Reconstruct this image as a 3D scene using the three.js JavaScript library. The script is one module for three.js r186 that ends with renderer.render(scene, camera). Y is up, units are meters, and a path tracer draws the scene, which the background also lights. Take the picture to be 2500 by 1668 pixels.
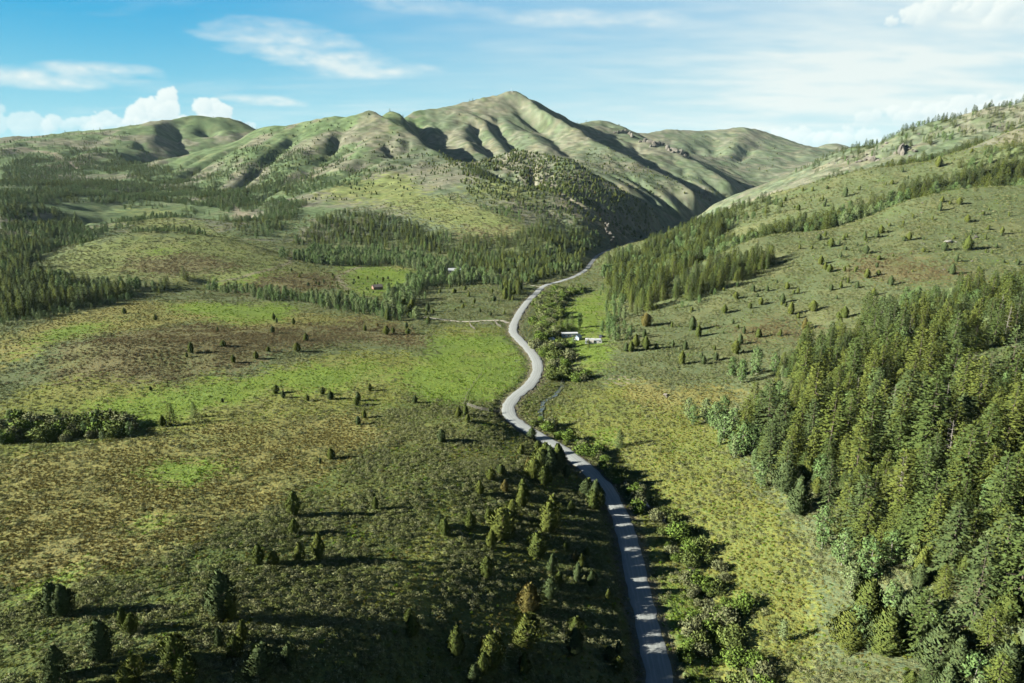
import * as THREE from 'three';
import { mergeGeometries } from 'three/addons/utils/BufferGeometryUtils.js';

// ---------------------------------------------------------------- camera, sky, sun, exposure
const EYE = new THREE.Vector3(0, 100, 0);
const scene = new THREE.Scene();
const camera = new THREE.PerspectiveCamera(53.18, 1024 / 683, 1, 20000);
camera.position.copy(EYE);
camera.rotation.set(-15 * Math.PI / 180, 0, 0);
const renderer = new THREE.WebGLRenderer({ antialias: true });
renderer.toneMapping = THREE.LinearToneMapping;
renderer.toneMappingExposure = 7.2;
renderer.shadowMap.enabled = true;

const SUN_AZIMUTH = -100, SUN_HEIGHT = 21.5;           // degrees: azimuth from straight ahead, to the left
const sunDir = new THREE.Vector3(Math.sin(SUN_AZIMUTH * Math.PI / 180) * Math.cos(SUN_HEIGHT * Math.PI / 180), Math.sin(SUN_HEIGHT * Math.PI / 180), -Math.cos(SUN_AZIMUTH * Math.PI / 180) * Math.cos(SUN_HEIGHT * Math.PI / 180));
const sun = new THREE.DirectionalLight(new THREE.Color().setRGB(1, 0.935, 0.78), 5);
sun.name = 'sun';
sun.position.copy(sunDir).multiplyScalar(3000).add(new THREE.Vector3(0, 0, -700));
sun.target.position.set(0, 0, -700);
sun.castShadow = true;
sun.shadow.mapSize.set(4096, 4096);
Object.assign(sun.shadow.camera, { left: -1500, right: 1500, top: 1500, bottom: -1500, near: 100, far: 8000 });
scene.add(sun, sun.target);

// ---------------------------------------------------------------- numbers
function rng(seed) { let s = seed | 0; return () => { s = (s + 0x6d2b79f5) | 0; let t = Math.imul(s ^ (s >>> 15), 1 | s); t = (t + Math.imul(t ^ (t >>> 7), 61 | t)) ^ t; return ((t ^ (t >>> 14)) >>> 0) / 4294967296; }; }
const clamp = (x, a, b) => (x < a ? a : x > b ? b : x), mix = (a, b, t) => a + (b - a) * t;
const smooth = (a, b, x) => { const t = clamp((x - a) / (b - a), 0, 1); return t * t * (3 - 2 * t); };
const hash2 = (x, y) => { let h = Math.imul(x | 0, 374761393) + Math.imul(y | 0, 668265263) | 0; h = Math.imul(h ^ (h >>> 13), 1274126177); return ((h ^ (h >>> 16)) >>> 0) / 4294967296; };
function noise(x, y) {                                // value noise, 0..1
  const ix = Math.floor(x), iy = Math.floor(y), fx = x - ix, fy = y - iy, u = fx * fx * (3 - 2 * fx), v = fy * fy * (3 - 2 * fy);
  return mix(mix(hash2(ix, iy), hash2(ix + 1, iy), u), mix(hash2(ix, iy + 1), hash2(ix + 1, iy + 1), u), v);
}
function fbm(x, y, n = 4) { let s = 0, a = 0.5, t = 0; for (let i = 0; i < n; i++) { s += a * noise(x, y); t += a; a *= 0.5; const k = x * 1.62 + y * 1.18 + 17.3; y = y * 1.62 - x * 1.18 - 9.1; x = k; } return s / t; }

// ---------------------------------------------------------------- sky: air and clouds by direction
function makeSky() {
  const W = 4096, H = 2048, data = new Float32Array(W * H * 4), r2d = 180 / Math.PI;
  // cumulus: [azimuth, height of base, half width, height, seed]; streaks: [azimuth, height, half width, half height, strength, seed]
  const cumulus = [[-24.8, 2.2, 3.6, 3.3, 1, 0.92], [-28.8, 1.9, 2.0, 1.4, 2, 0.7], [-32, 1.8, 1.8, 1.2, 3, 0.6], [-36, 1.5, 3, 2.8, 4, 0.5], [-41, 1.4, 3.2, 2.4, 5, 0.5], [-21.6, 1.8, 2.0, 1.0, 6, 0.5], [22.3, 0.9, 2.4, 1.7, 7, 0.7], [25.4, 1.1, 2.2, 1.3, 8, 0.6], [29.3, 2.5, 3.6, 1.4, 9, 0.75], [34.5, 2.9, 3.6, 1.6, 10, 0.75], [31.5, 8.5, 4.6, 2.7, 11, 0.9], [38, 8.3, 5, 2.9, 12, 0.9]];
  const streaks = [[-31.5, 5.35, 7, 0.75, 0.9, 21], [-41, 5.2, 6, 0.9, 1.0, 22], [-19.5, 4.25, 3.6, 0.34, 0.75, 23], [-14.5, 7.7, 7.5, 1.25, 0.85, 24], [-11.5, 6.6, 6, 0.6, 0.7, 25], [-19.5, 9.0, 4.5, 0.8, 0.6, 26], [-38, 8.6, 2.2, 0.25, 0.6, 27], [-25, 11.2, 2, 0.2, 0.4, 28], [6, 10.2, 9, 0.6, 0.5, 29], [-7, 11.2, 6, 0.6, 0.35, 30]];
  const rnd = rng(5);
  for (let i = 0; i < 34; i++) { const az = 52 + rnd() * 256, k = rnd(); cumulus.push([az, 1.2 + rnd() * 2.5, 2 + rnd() * 3, 1.5 + rnd() * 2.0, 40 + i, 0.75]); if (i % 2) streaks.push([az + rnd() * 9, 5 + k * 16, 5 + rnd() * 7, 0.6 + rnd() * 1.3, 0.4 + rnd() * 0.4, 80 + i]); }
  for (const k of cumulus) { const [, , w, h, sd] = k, r = rng(sd * 17 + 3); k.puffs = []; for (let i = 0; i < 26; i++) { const x = (r() * 2 - 1) * w, top = h * Math.sqrt(Math.max(0, 1 - (x / w) ** 2)) * (0.45 + 0.55 * r()), y = top * Math.sqrt(r()) * 0.8, q = (0.28 + 0.5 * r()) * (0.55 + 0.22 * h) * (1 - 0.45 * y / h); k.puffs.push([x, y, q]); } }
  const near = (a, b) => { let d = a - b; while (d > 180) d -= 360; while (d < -180) d += 360; return d; };
  const zen = [0.016, 0.385, 0.73], top = [0.004, 0.07, 0.24], mid = [0.20, 0.62, 0.80], hor = [0.52, 0.79, 0.83], cloud = [0.86, 0.93, 0.90], base = [0.60, 0.76, 0.82];
  for (let row = H / 2 - 60; row < H; row++) {
    const el = ((row + 0.5) / H - 0.5) * 180, e = Math.max(el, 0), up = Math.min(1, e / 90);
    const step = el > 14 ? 4 : 1;                          // the high sky is smooth: one value for a block of texels
    if (step > 1 && row % step) { data.copyWithin(row * W * 4, (row - 1) * W * 4, row * W * 4); continue; }
    for (let col = 0; col < W; col++) {
      if (col % step) { data.copyWithin((row * W + col) * 4, (row * W + col - 1) * 4, (row * W + col) * 4); continue; }
      const lon = ((col + 0.5) / W - 0.5) * 2 * Math.PI, az = Math.atan2(Math.cos(lon), -Math.sin(lon)) * r2d;
      const t1 = 1 - Math.exp(-e / 3.6), t2 = smooth(2, 13.5, e), t3 = smooth(12, 42, e);
      const c = [0, 1, 2].map((i) => mix(mix(mix(hor[i], mid[i], t1), zen[i], t2), top[i], t3));
      // clouds on a flat layer: wind-drawn veil, thicker towards one side of the sky
      const k = 1 / (Math.sin(e / r2d) + 0.10), px = Math.sin(az / r2d) * k, py = Math.cos(az / r2d) * k;
      const side = smooth(-0.5, 1.0, Math.sin((az + 8) / r2d) * 1.25 + 0.25 * Math.cos((az - 60) / r2d));
      const veil = fbm(px * 0.9 + 3.1, py * 1.7 - 2.2, 5), fine = fbm(px * 3.3 + 11, py * 8 + 4, 4);
      let a = side * (0.62 + 0.45 * smooth(0.3, 0.75, veil)) + 0.15 * smooth(0.5, 0.85, veil + (fine - 0.5) * 0.5) * (1 - side);
      a *= 0.62 + 0.6 * fine;
      a = clamp(a, 0, 0.93) * smooth(-1, 2, e) * (1 - 0.85 * smooth(14, 46, e));
      for (let i = 0; i < 3; i++) c[i] = mix(c[i], cloud[i], a);
      for (const [ca, ce, w, h, s, sd] of streaks) {
        const dx = near(az, ca) / w, dy = (e - ce - 0.06 * near(az, ca) * Math.sin(sd)) / h;
        if (Math.abs(dx) > 1.5 || Math.abs(dy) > 2.4) continue;
        const n = fbm(near(az, ca) * 0.32 + sd * 7.7, e * 1.3 + sd, 5), n2 = fbm(near(az, ca) * 1.3 + sd, e * 3.1 - sd, 4);
        const d = clamp((1 - dx * dx - dy * dy * 0.75) * 0.9 + (n - 0.5) * 1.9, 0, 1) * (0.35 + 0.9 * n2) * s;
        for (let i = 0; i < 3; i++) c[i] = mix(c[i], cloud[i], clamp(d, 0, 0.95));
      }
      if (e < 22) for (const k of cumulus) {               // heaps of round puffs, lit from the sun's side, fraying at the base
        const [ca, ce, w, h, sd, thick] = k, dx = near(az, ca), dy = e - ce;
        if (Math.abs(dx) > w * 1.5 || dy < -1.2 || dy > h * 1.5) continue;
        const n = fbm(dx * 1.9 + sd * 13.1, dy * 2.1 + sd * 3.3, 4), n2 = fbm(dx * 1.7 - sd * 5, dy * 1.9 - sd, 4), qx = dx + (n - 0.5) * 0.75, qy = dy + (n2 - 0.5) * 0.6;
        let edge = 0, front = -1, lit = 0.5;
        for (const [x, y, r] of k.puffs) { const u = (qx - x) / r, v = (qy - y) / r, d = u * u + v * v; if (d >= 1) continue; const f = Math.sqrt(1 - d); edge = Math.max(edge, smooth(0, 0.5, f)); if (f * r > front) { front = f * r; lit = clamp(0.62 - 0.26 * u + 0.34 * v + (n - 0.5) * 0.5 + dy / h * 0.2, 0, 1); } }
        const d = edge * smooth(-0.5, 0.6, dy + (n2 - 0.5) * 0.8) * thick;
        if (d > 0) for (let i = 0; i < 3; i++) c[i] = mix(c[i], mix(base[i], cloud[i] * 1.06, lit), d);
      }
      const o = (row * W + col) * 4;
      for (let i = 0; i < 3; i++) data[o + i] = c[i] / SKY_SCALE;
      data[o + 3] = 1;
    }
  }
  for (let row = 0; row < H / 2 - 60; row++) for (let col = 0; col < W; col++) { const o = (row * W + col) * 4; data[o] = 0.10 / SKY_SCALE; data[o + 1] = 0.13 / SKY_SCALE; data[o + 2] = 0.06 / SKY_SCALE; data[o + 3] = 1; }
  const t = new THREE.DataTexture(data, W, H, THREE.RGBAFormat, THREE.FloatType);
  t.mapping = THREE.EquirectangularReflectionMapping;
  t.magFilter = t.minFilter = THREE.LinearFilter;
  t.needsUpdate = true;
  return t;
}
const SKY_SCALE = renderer.toneMappingExposure;
const skyTexture = makeSky();
scene.background = skyTexture;
scene.environment = skyTexture;
// Surveyed lines of the terrain: crests, gullies and contours as [x, z, height] in metres.
const ROAD_LINE = [[29.1,-106.8,0],[29.3,-112.6,0],[29.9,-123.6,0],[30.3,-135.2,0],[30.8,-147,0],[31.2,-158.5,0],[31.5,-171.6,0],[30.8,-184.1,0],[29,-196.8,0],[25.4,-208.3,0],[20.5,-219.8,0],[14.7,-229.9,0],[7.8,-240.6,0],[2.6,-249.4,0],[-1.2,-259.8,0],[-1.6,-267.3,0],[0.9,-279.7,0],[6.9,-293.7,0],[11.4,-310.5,0],[12.8,-324.6,0],[12.1,-342.4,-0.7],[9,-365.8,-2],[4.4,-390,-3.4],[0.8,-414.2,-4.8],[0.9,-434.8,-5.9],[4.7,-478.9,-8.2],[11.1,-530.2,-10.9],[20.3,-588.5,-14.6],[32.7,-656,-19.1],[49.2,-691.4,-21.4],[66,-729,-23.3],[85,-791,-26.1],[104,-887,-30.4],[120,-961,-32.7],[146,-1039,-34.8],[177,-1108,-36.7],[213,-1197,-38.6]];
const RELIEF = [
  [[-5,-294.4,0.4],[-37.1,-317.2,0.5],[-54.2,-363.1,-1.3],[-46,-398,-3.4],[-9.4,-408.5,-4.2]],
  [[-311.9,-354.9,1],[-280.3,-360.2,2],[-211.6,-345.5,6],[-167.8,-349.9,6],[-125.2,-360.2,2],[-80.7,-374.9,-2],[-55.5,-372.1,-2.5]],
  [[-360.1,-396.5,-3.8],[-351.4,-455.9,-7],[-343,-512.7,-10],[-326.3,-573.7,-13.6],[-290.2,-644.9,-18.3],[-204.6,-546.5,-11.8],[-155.3,-523.5,-10.6],[-104.6,-492.3,-8.9],[-73.3,-455.9,-7],[-51.1,-444.3,-6.4],[-25.2,-450.8,-6.7],[-7.6,-464.5,-7.4]],
  [[-271.8,-318.1,-2],[-250.5,-318.1,-2],[-184.8,-315.6,1],[-122.7,-318.8,0],[-57.2,-310.3,0.5]],
  [[-229.7,-264.9,-1],[-211.7,-264.9,-1],[-180.3,-272.6,-1],[-130.5,-264.7,0],[-105.4,-292.5,0],[-62.5,-284.8,0.6],[-33.6,-284.8,0.6],[-6.4,-271.7,0.3]],
  [[-200,-218.6,3],[-175.5,-216.3,4],[-129.3,-214,5],[-85.4,-215.4,6],[-58.1,-225.4,5],[-35.6,-231,6],[-15.1,-233.7,8],[-4,-231.4,5],[1.6,-234.8,1]],
  [[-155.5,-166.2,11],[-136.3,-164.4,12],[-100.4,-162.5,13],[-65.9,-162.5,13],[-44.6,-169.3,12],[-21.7,-177.2,12],[-3.3,-187.8,9.6],[7.7,-202.4,5.6],[18.1,-208.3,0.5]],
  [[-118.8,-123.6,19],[-104,-122,20],[-76.5,-120.5,21],[-50.6,-121.3,20.5],[-25.3,-126.6,17],[-7.5,-138.3,11.6],[8,-149,7.2],[19.7,-156.6,3.7],[30.1,-160.5,0]],
  [[-94.8,-95.8,25],[-82.9,-94.5,26],[-54,-93.3,27],[-34.7,-97.7,23.5],[-14.4,-110.6,14.4],[2.2,-119.9,8.2],[14.6,-126.7,4.1],[28.4,-134.8,0.3]],
  [[-80.9,-79.9,29],[-70.8,-78.8,30],[-47.3,-79.9,29],[-25.5,-89,21],[-5.7,-99.8,11.4],[10.2,-106.4,5.5],[21.7,-111.4,1.9],[26.3,-113,0.5]],
  [[40.4,-107.9,-1],[43.5,-122.8,-1.5],[50,-154.8,-1.5],[47.7,-181.6,-1.5],[38.5,-217.7,-1.5],[27.5,-234.6,-1.5],[15.5,-251.7,-1.5],[17.6,-279.4,-1.5],[30.2,-309.7,-1.5],[27.6,-361.4,-3.3],[20.8,-421.7,-6.7],[26,-531.1,-12.2],[54.2,-618.7,-17.6]],
  [[45.3,-108.1,0.8],[47.4,-119.7,1],[62.8,-150.4,1.4],[62,-184.9,1],[56.4,-216.9,0.5],[44.6,-236,0.5]],
  [[58.9,-267.2,1],[43.4,-285.7,0.3]],
  [[34.4,-310.9,0.3],[42.3,-364,-1.5],[47.8,-414.5,-4.3],[57.7,-520.4,-9.9]],
  [[57.2,-111.3,3],[62.5,-123.9,3],[75.4,-155.3,4.5],[78.1,-194.3,3.5],[72.5,-244,2.5],[96.6,-272.3,4],[64.9,-297.5,2.5],[55.9,-328.7,1.5]],
  [[63.8,-411.9,-3.6],[75.9,-517.2,-9.3],[88,-647.2,-17.5]],
  [[68.8,-118.8,7],[75.9,-108.9,10],[80.9,-90.1,20],[86,-78.5,28]],
  [[82.5,-148,9],[89.6,-126.6,17],[92.6,-107.6,25],[91.2,-86.5,36]],
  [[88.9,-189,9],[99.9,-173.1,14],[108.1,-150,22],[111.5,-134.5,28],[112.7,-112.1,40]],
  [[94.6,-241.6,7],[116.8,-237.5,12],[135.5,-215.9,20],[145.5,-181.8,30],[146.2,-150.7,42]],
  [[139.3,-310,9.2],[166.2,-375,10.7],[196.4,-450,19.8],[224.4,-520,30.9]],
  [[166.2,-270,21],[197.4,-325,22.6],[231.5,-385,23.8],[272.9,-460,32.9],[310.8,-530,46.3]],
  [[180.8,-230,27.9],[224.1,-290,29],[267.3,-350,30.7],[317.5,-420,33.3],[366.8,-490,41.1],[404,-545,55.1]],
  [[227,-230,27.9],[345.1,-360,28.7],[469.9,-500,39.9],[519.4,-560,60.8]],
  [[98.7,-350,2.4],[122,-440,7.1],[137.2,-500,14.1]],
  [[70.8,-350,2.4],[85,-425,1.7]],
  [[93.6,-470,-0.8],[129.2,-520,10.7],[163.8,-550,22.6],[197.6,-570,35.1],[229.9,-580,40.5],[271.1,-590,41],[291.9,-595,43.5],[312.3,-600,50.5],[353.2,-610,67.8],[396.5,-620,74.8],[454,-620,77.5],[573.5,-650,92.1]],
  [[124.7,-640,-16],[184.7,-680,-6],[240.3,-690,11],[297.6,-690,22],[369,-700,37],[442,-710,49],[541,-720,67],[665,-730,95]],
  [[576,-800,121.1],[509,-800,83],[407,-790,64.1],[311,-790,39.8],[266,-800,24],[234,-790,5],[167,-800,-16.6],[128,-720,-23.6]],
  [[776,-900,165.6],[644,-900,142.2],[580,-890,114.6],[520,-880,96.7],[443,-890,86],[350,-910,59.2],[313,-950,39.3],[288,-990,20.2],[251,-1030,-4.3]],
  [[249,-1130,-32],[304,-1120,-14],[362,-1080,14],[449,-1040,44],[532,-1010,70],[629,-1010,84],[766,-1020,124],[938,-1030,160]],
  [[1056,-1200,248.5],[887,-1250,201.1],[847,-1300,187.3],[760,-1350,160.2],[689,-1420,126.7],[662,-1480,104.1],[635,-1520,81.5],[580,-1560,52.8],[518,-1580,28.2],[467,-1600,2.7]],
  [[1276,-1700,120],[1123,-1900,80],[990,-2000,60],[1602,-1700,150]],
  [[202,-1150,-37],[262,-1300,-41],[329,-1450,-44],[451,-1700,-45],[658,-2000,-40],[845,-2300,-35]],
  [[-81,-1530,81.4],[-47,-1540,94.2],[9,-1580,117.5],[75,-1500,104.2],[124,-1440,94.6],[164,-1400,70.3],[225,-1380,34.7],[273,-1380,7.6],[301,-1390,-8.6]],
  [[98,-1260,50.4],[130,-1180,17.3],[161,-1130,-7.3],[175,-1100,-21.8]],
  [[54,-1150,19.4],[85,-1080,-2.6],[113,-1010,-21.4]],
  [[81,-1680,75],[150,-1620,70],[224,-1560,40],[287,-1520,5]],
  [[-399,-2000,233.1],[-350,-1950,210.7],[-283,-1880,182.7],[-237,-1800,156],[-195,-1720,130.3],[-145,-1620,104.5],[-96,-1480,82],[-61,-1330,66.2],[-22,-1280,58.2],[43,-1230,46.3],[85,-1180,30.4],[116,-1110,5]],
  [[-22,-1390,45],[39,-1340,36]],
  [[-252,-1480,73.1],[-287,-1420,52.7],[-384,-1350,34.5]],
  [[-135,-1230,36.6],[-53,-1130,20.8],[10,-1020,-0.1],[56,-930,-11.8]],
  [[-294,-1250,20.2],[-354,-1180,2.7]],
  [[-188,-1080,-2.6],[-109,-980,-17.8],[-15,-930,-23.6],[42,-870,-26.8],[71,-820,-24.8]],
  [[-97,-860,-25.4],[-225,-940,-25],[-306,-1010,-21.4]],
  [[-159,-760,-20.6],[-122.7,-690,-23],[-118.8,-600,-15.6]],
  [[-77.8,-556.4,-12],[-44,-589.3,-12],[-13.4,-590.5,-13]],
  [[-552,-770,-17.2],[-535,-800,-7.9],[-499,-850,8],[-466,-870,11.9],[-421,-880,12],[-362,-870,3.7],[-281,-820,-11.6],[-198,-740,-19.8]],
  [[-410,-730,-6.4],[-348,-750,-4.5],[-248.3,-670,-10.7]],
  [[-444.9,-640,-14.1],[-402.9,-640,-9.9],[-278.9,-640,-9.9]],
  [[-604,-880,-16],[-573,-920,-10],[-518,-960,-6],[-398,-950,-11],[-308,-900,-20],[-217,-820,-26]],
  [[-650,-1030,-4.3],[-618,-1080,4.2],[-547,-1120,9],[-494,-1110,6.4],[-413,-1060,-4],[-334,-980,-17.8]],
  [[-734,-1120,-14],[-703,-1190,-9],[-604,-1220,-7],[-475,-1190,-14]],
  [[-768,-1290,1.6],[-726,-1350,7.1],[-632,-1350,9.6]],
  [[-849,-1550,15.3],[-725,-1600,27.3],[-575,-1600,27.3]],
  [[-564,-1330,6.8],[-505,-1400,10.6]],
  [[-1350,-1700,43.4],[-1244,-1700,43.4],[-1062,-1750,41.7],[-790,-1750,41.7]],
  [[-1540,-1950,76.3],[-1419,-1950,76.3],[-1268,-2000,81.7],[-1031,-1900,65.5]],
  [[-1993,-2450,150.3],[-1800,-2500,169],[-1628,-2600,199.2],[-1497,-2650,207.3],[-1356,-2700,240.7],[-1236,-2750,265.6],[-1182,-2760,259.8],[-1129,-2750,249.7],[-1099,-2760,253.4],[-1031,-2750,229],[-982,-2750,211.3]],
  [[-1172,-1150,130],[-1111,-1220,80],[-1034,-1300,48.8],[-956,-1300,32.9],[-844,-1250,20.2],[-727,-1170,1.3],[-663,-1120,-7.8]],
  [[-781,-1050,0.3],[-839,-1000,5]],
  [[-573,-760,-10.8],[-524,-760,-13.2]],
  [[-1319,-2700,245.4],[-1301,-2620,224.4],[-1244,-2450,179.1],[-1213,-2320,136.7],[-1178,-2180,95.7]],
  [[-1243,-2720,227.6],[-1159,-2600,180.9],[-1080,-2500,139.6]],
  [[-1142,-2730,239.1],[-1080,-2650,201.1],[-1000,-2560,164.7]],
  [[-1258,-2650,196.5],[-1197,-2530,155],[-1146,-2440,125.6]],
  [[-1156,-2690,194.8],[-1100,-2620,166.2]],
  [[-1056,-2700,198.3],[-997,-2640,179.1]],
  [[-1145,-2120,62],[-1104,-2230,70],[-1074,-2350,84],[-990,-2440,100],[-887,-2500,118],[-744,-2450,135]],
  [[-1406,-2350,148.3],[-1269,-2230,126.1],[-1138,-2080,87.2]],
  [[-768,-2150,185.8],[-685,-2100,200.9],[-595,-2060,212.1],[-512,-2030,215.2],[-458,-2010,221],[-399,-2000,233.1]],
  [[-768,-2150,185.8],[-777,-2060,152],[-848,-1980,114.9],[-907,-1890,73.6]],
  [[-482,-1850,148.9],[-512,-1750,115.3],[-527,-1620,75.4]],
  [[-621,-1930,151],[-635,-1790,105],[-644,-1660,64.8]],
  [[-357,-1790,147.3],[-367,-1580,85.5],[-406,-1500,59.2]],
  [[-456,-1940,173],[-448,-1800,123.4],[-454,-1610,72.6]],
  [[-580,-2000,175.6],[-595,-1880,125.5],[-612,-1720,77.1]],
  [[-410,-2330,245.7],[-370,-2300,249.1],[-349,-2270,232.8],[-327,-2190,198.9],[-295,-2100,177.7]],
  [[-356,-2500,259.2],[-328,-2520,272.1],[-270,-2550,277],[-195,-2580,293.9],[-118,-2600,310.3],[-55,-2600,326.6],[-16,-2600,334],[23,-2600,336.9]],
  [[23,-2600,336.9],[76,-2520,293.7],[89,-2450,265.9],[136,-2380,232.3],[220,-2250,187.2],[223,-2180,166.6],[265,-2080,132.9],[319,-1980,100.8],[388,-1880,69.2],[420,-1830,53.5],[462,-1740,20.9]],
  [[65,-2680,321.3],[114,-2680,293.7],[179,-2680,259.8],[237,-2680,230.3]],
  [[188,-2560,170],[242,-2440,130],[329,-2290,90],[419,-2150,50],[504,-2050,20],[607,-2000,-15]],
  [[-136,-2350,208.8],[-159,-2300,195.8],[-149,-2150,159.4],[-112,-2000,128.1],[-75,-1900,108.7],[-54,-1830,95.3]],
  [[-176,-2530,269.8],[-118,-2400,233.4],[-93,-2380,221.3],[-81,-2300,190.4],[-57,-2200,165.9],[-27,-2060,131.4],[-18,-2000,116.3]],
  [[-93,-2380,221.3],[-13,-2330,194.3],[44,-2260,180.9],[69,-2160,157.1],[92,-2080,136.6],[105,-2050,131.2]],
  [[-253,-2450,233.4],[-232,-2330,191.8],[-191,-2180,152.2],[-142,-2010,115.5]],
  [[-123,-2370,184.5],[-98,-2200,142.7],[-63,-2040,108.8],[-41,-1920,87.2]],
  [[-47,-2350,175.5],[-7,-2190,133.4],[16,-2050,108.9]],
  [[15,-2540,275],[49,-2460,225.9],[92,-2400,187.8],[122,-2290,155.2],[144,-2130,123.2],[162,-1950,95.1]],
  [[-346,-2440,231.4],[-319,-2380,192.7],[-276,-2250,150.1],[-227,-2050,112],[-178,-1800,84.4]],
  [[-320,-2510,261.3],[-280,-2420,220.5],[-236,-2240,172.4]],
  [[-123,-1680,75],[-38,-1700,72],[28,-1780,82],[131,-1780,85]],
  [[31,-3200,190],[-352,-3150,180],[-571,-2750,170],[-1560,-3300,150],[-2403,-3200,120],[292,-3150,140]],
  [[287,-2950,248.6],[368,-2950,264],[419,-2930,242.5],[453,-2800,201.9],[496,-2600,162.6],[545,-2500,139.6],[578,-2400,116.7],[601,-2300,94],[634,-2200,60],[660,-2100,30.1]],
  [[419,-2930,242.5],[515,-2960,212.9]],
  [[594,-3050,140],[689,-2800,105],[773,-2600,60],[871,-2500,5]],
  [[614,-3650,230.7],[686,-3680,227.5],[825,-3700,245.5],[960,-3700,247.7],[1140,-3700,260.6],[1208,-3700,258.4],[1277,-3700,245.5],[1375,-3650,207.2],[1447,-3600,174],[1520,-3600,154.8],[1671,-3500,126.4]],
  [[1208,-3700,258.4],[1075,-3400,169.9],[928,-3100,93.8]],
  [[1375,-3650,207.2],[1076,-3200,108.9],[941,-2950,55.3]],
  [[1020,-3500,162.1],[901,-3250,90.7]],
  [[1196,-3450,161.1],[1011,-3120,71.4]],
  [[1332,-3200,108.9],[1143,-2950,55.3]],
  [[883,-2700,10.1],[1000,-2750,21.8]],
  [[1895,-4500,163.2],[2029,-4500,200.4],[2100,-4500,189.8],[2172,-4500,165.9],[2563,-4500,139.2]],
  [[1249,-4600,120],[2548,-5500,80],[80,-5000,120],[-1837,-5000,100],[-3754,-5000,80],[3003,-4000,100],[1543,-4200,130]],
];
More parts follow.
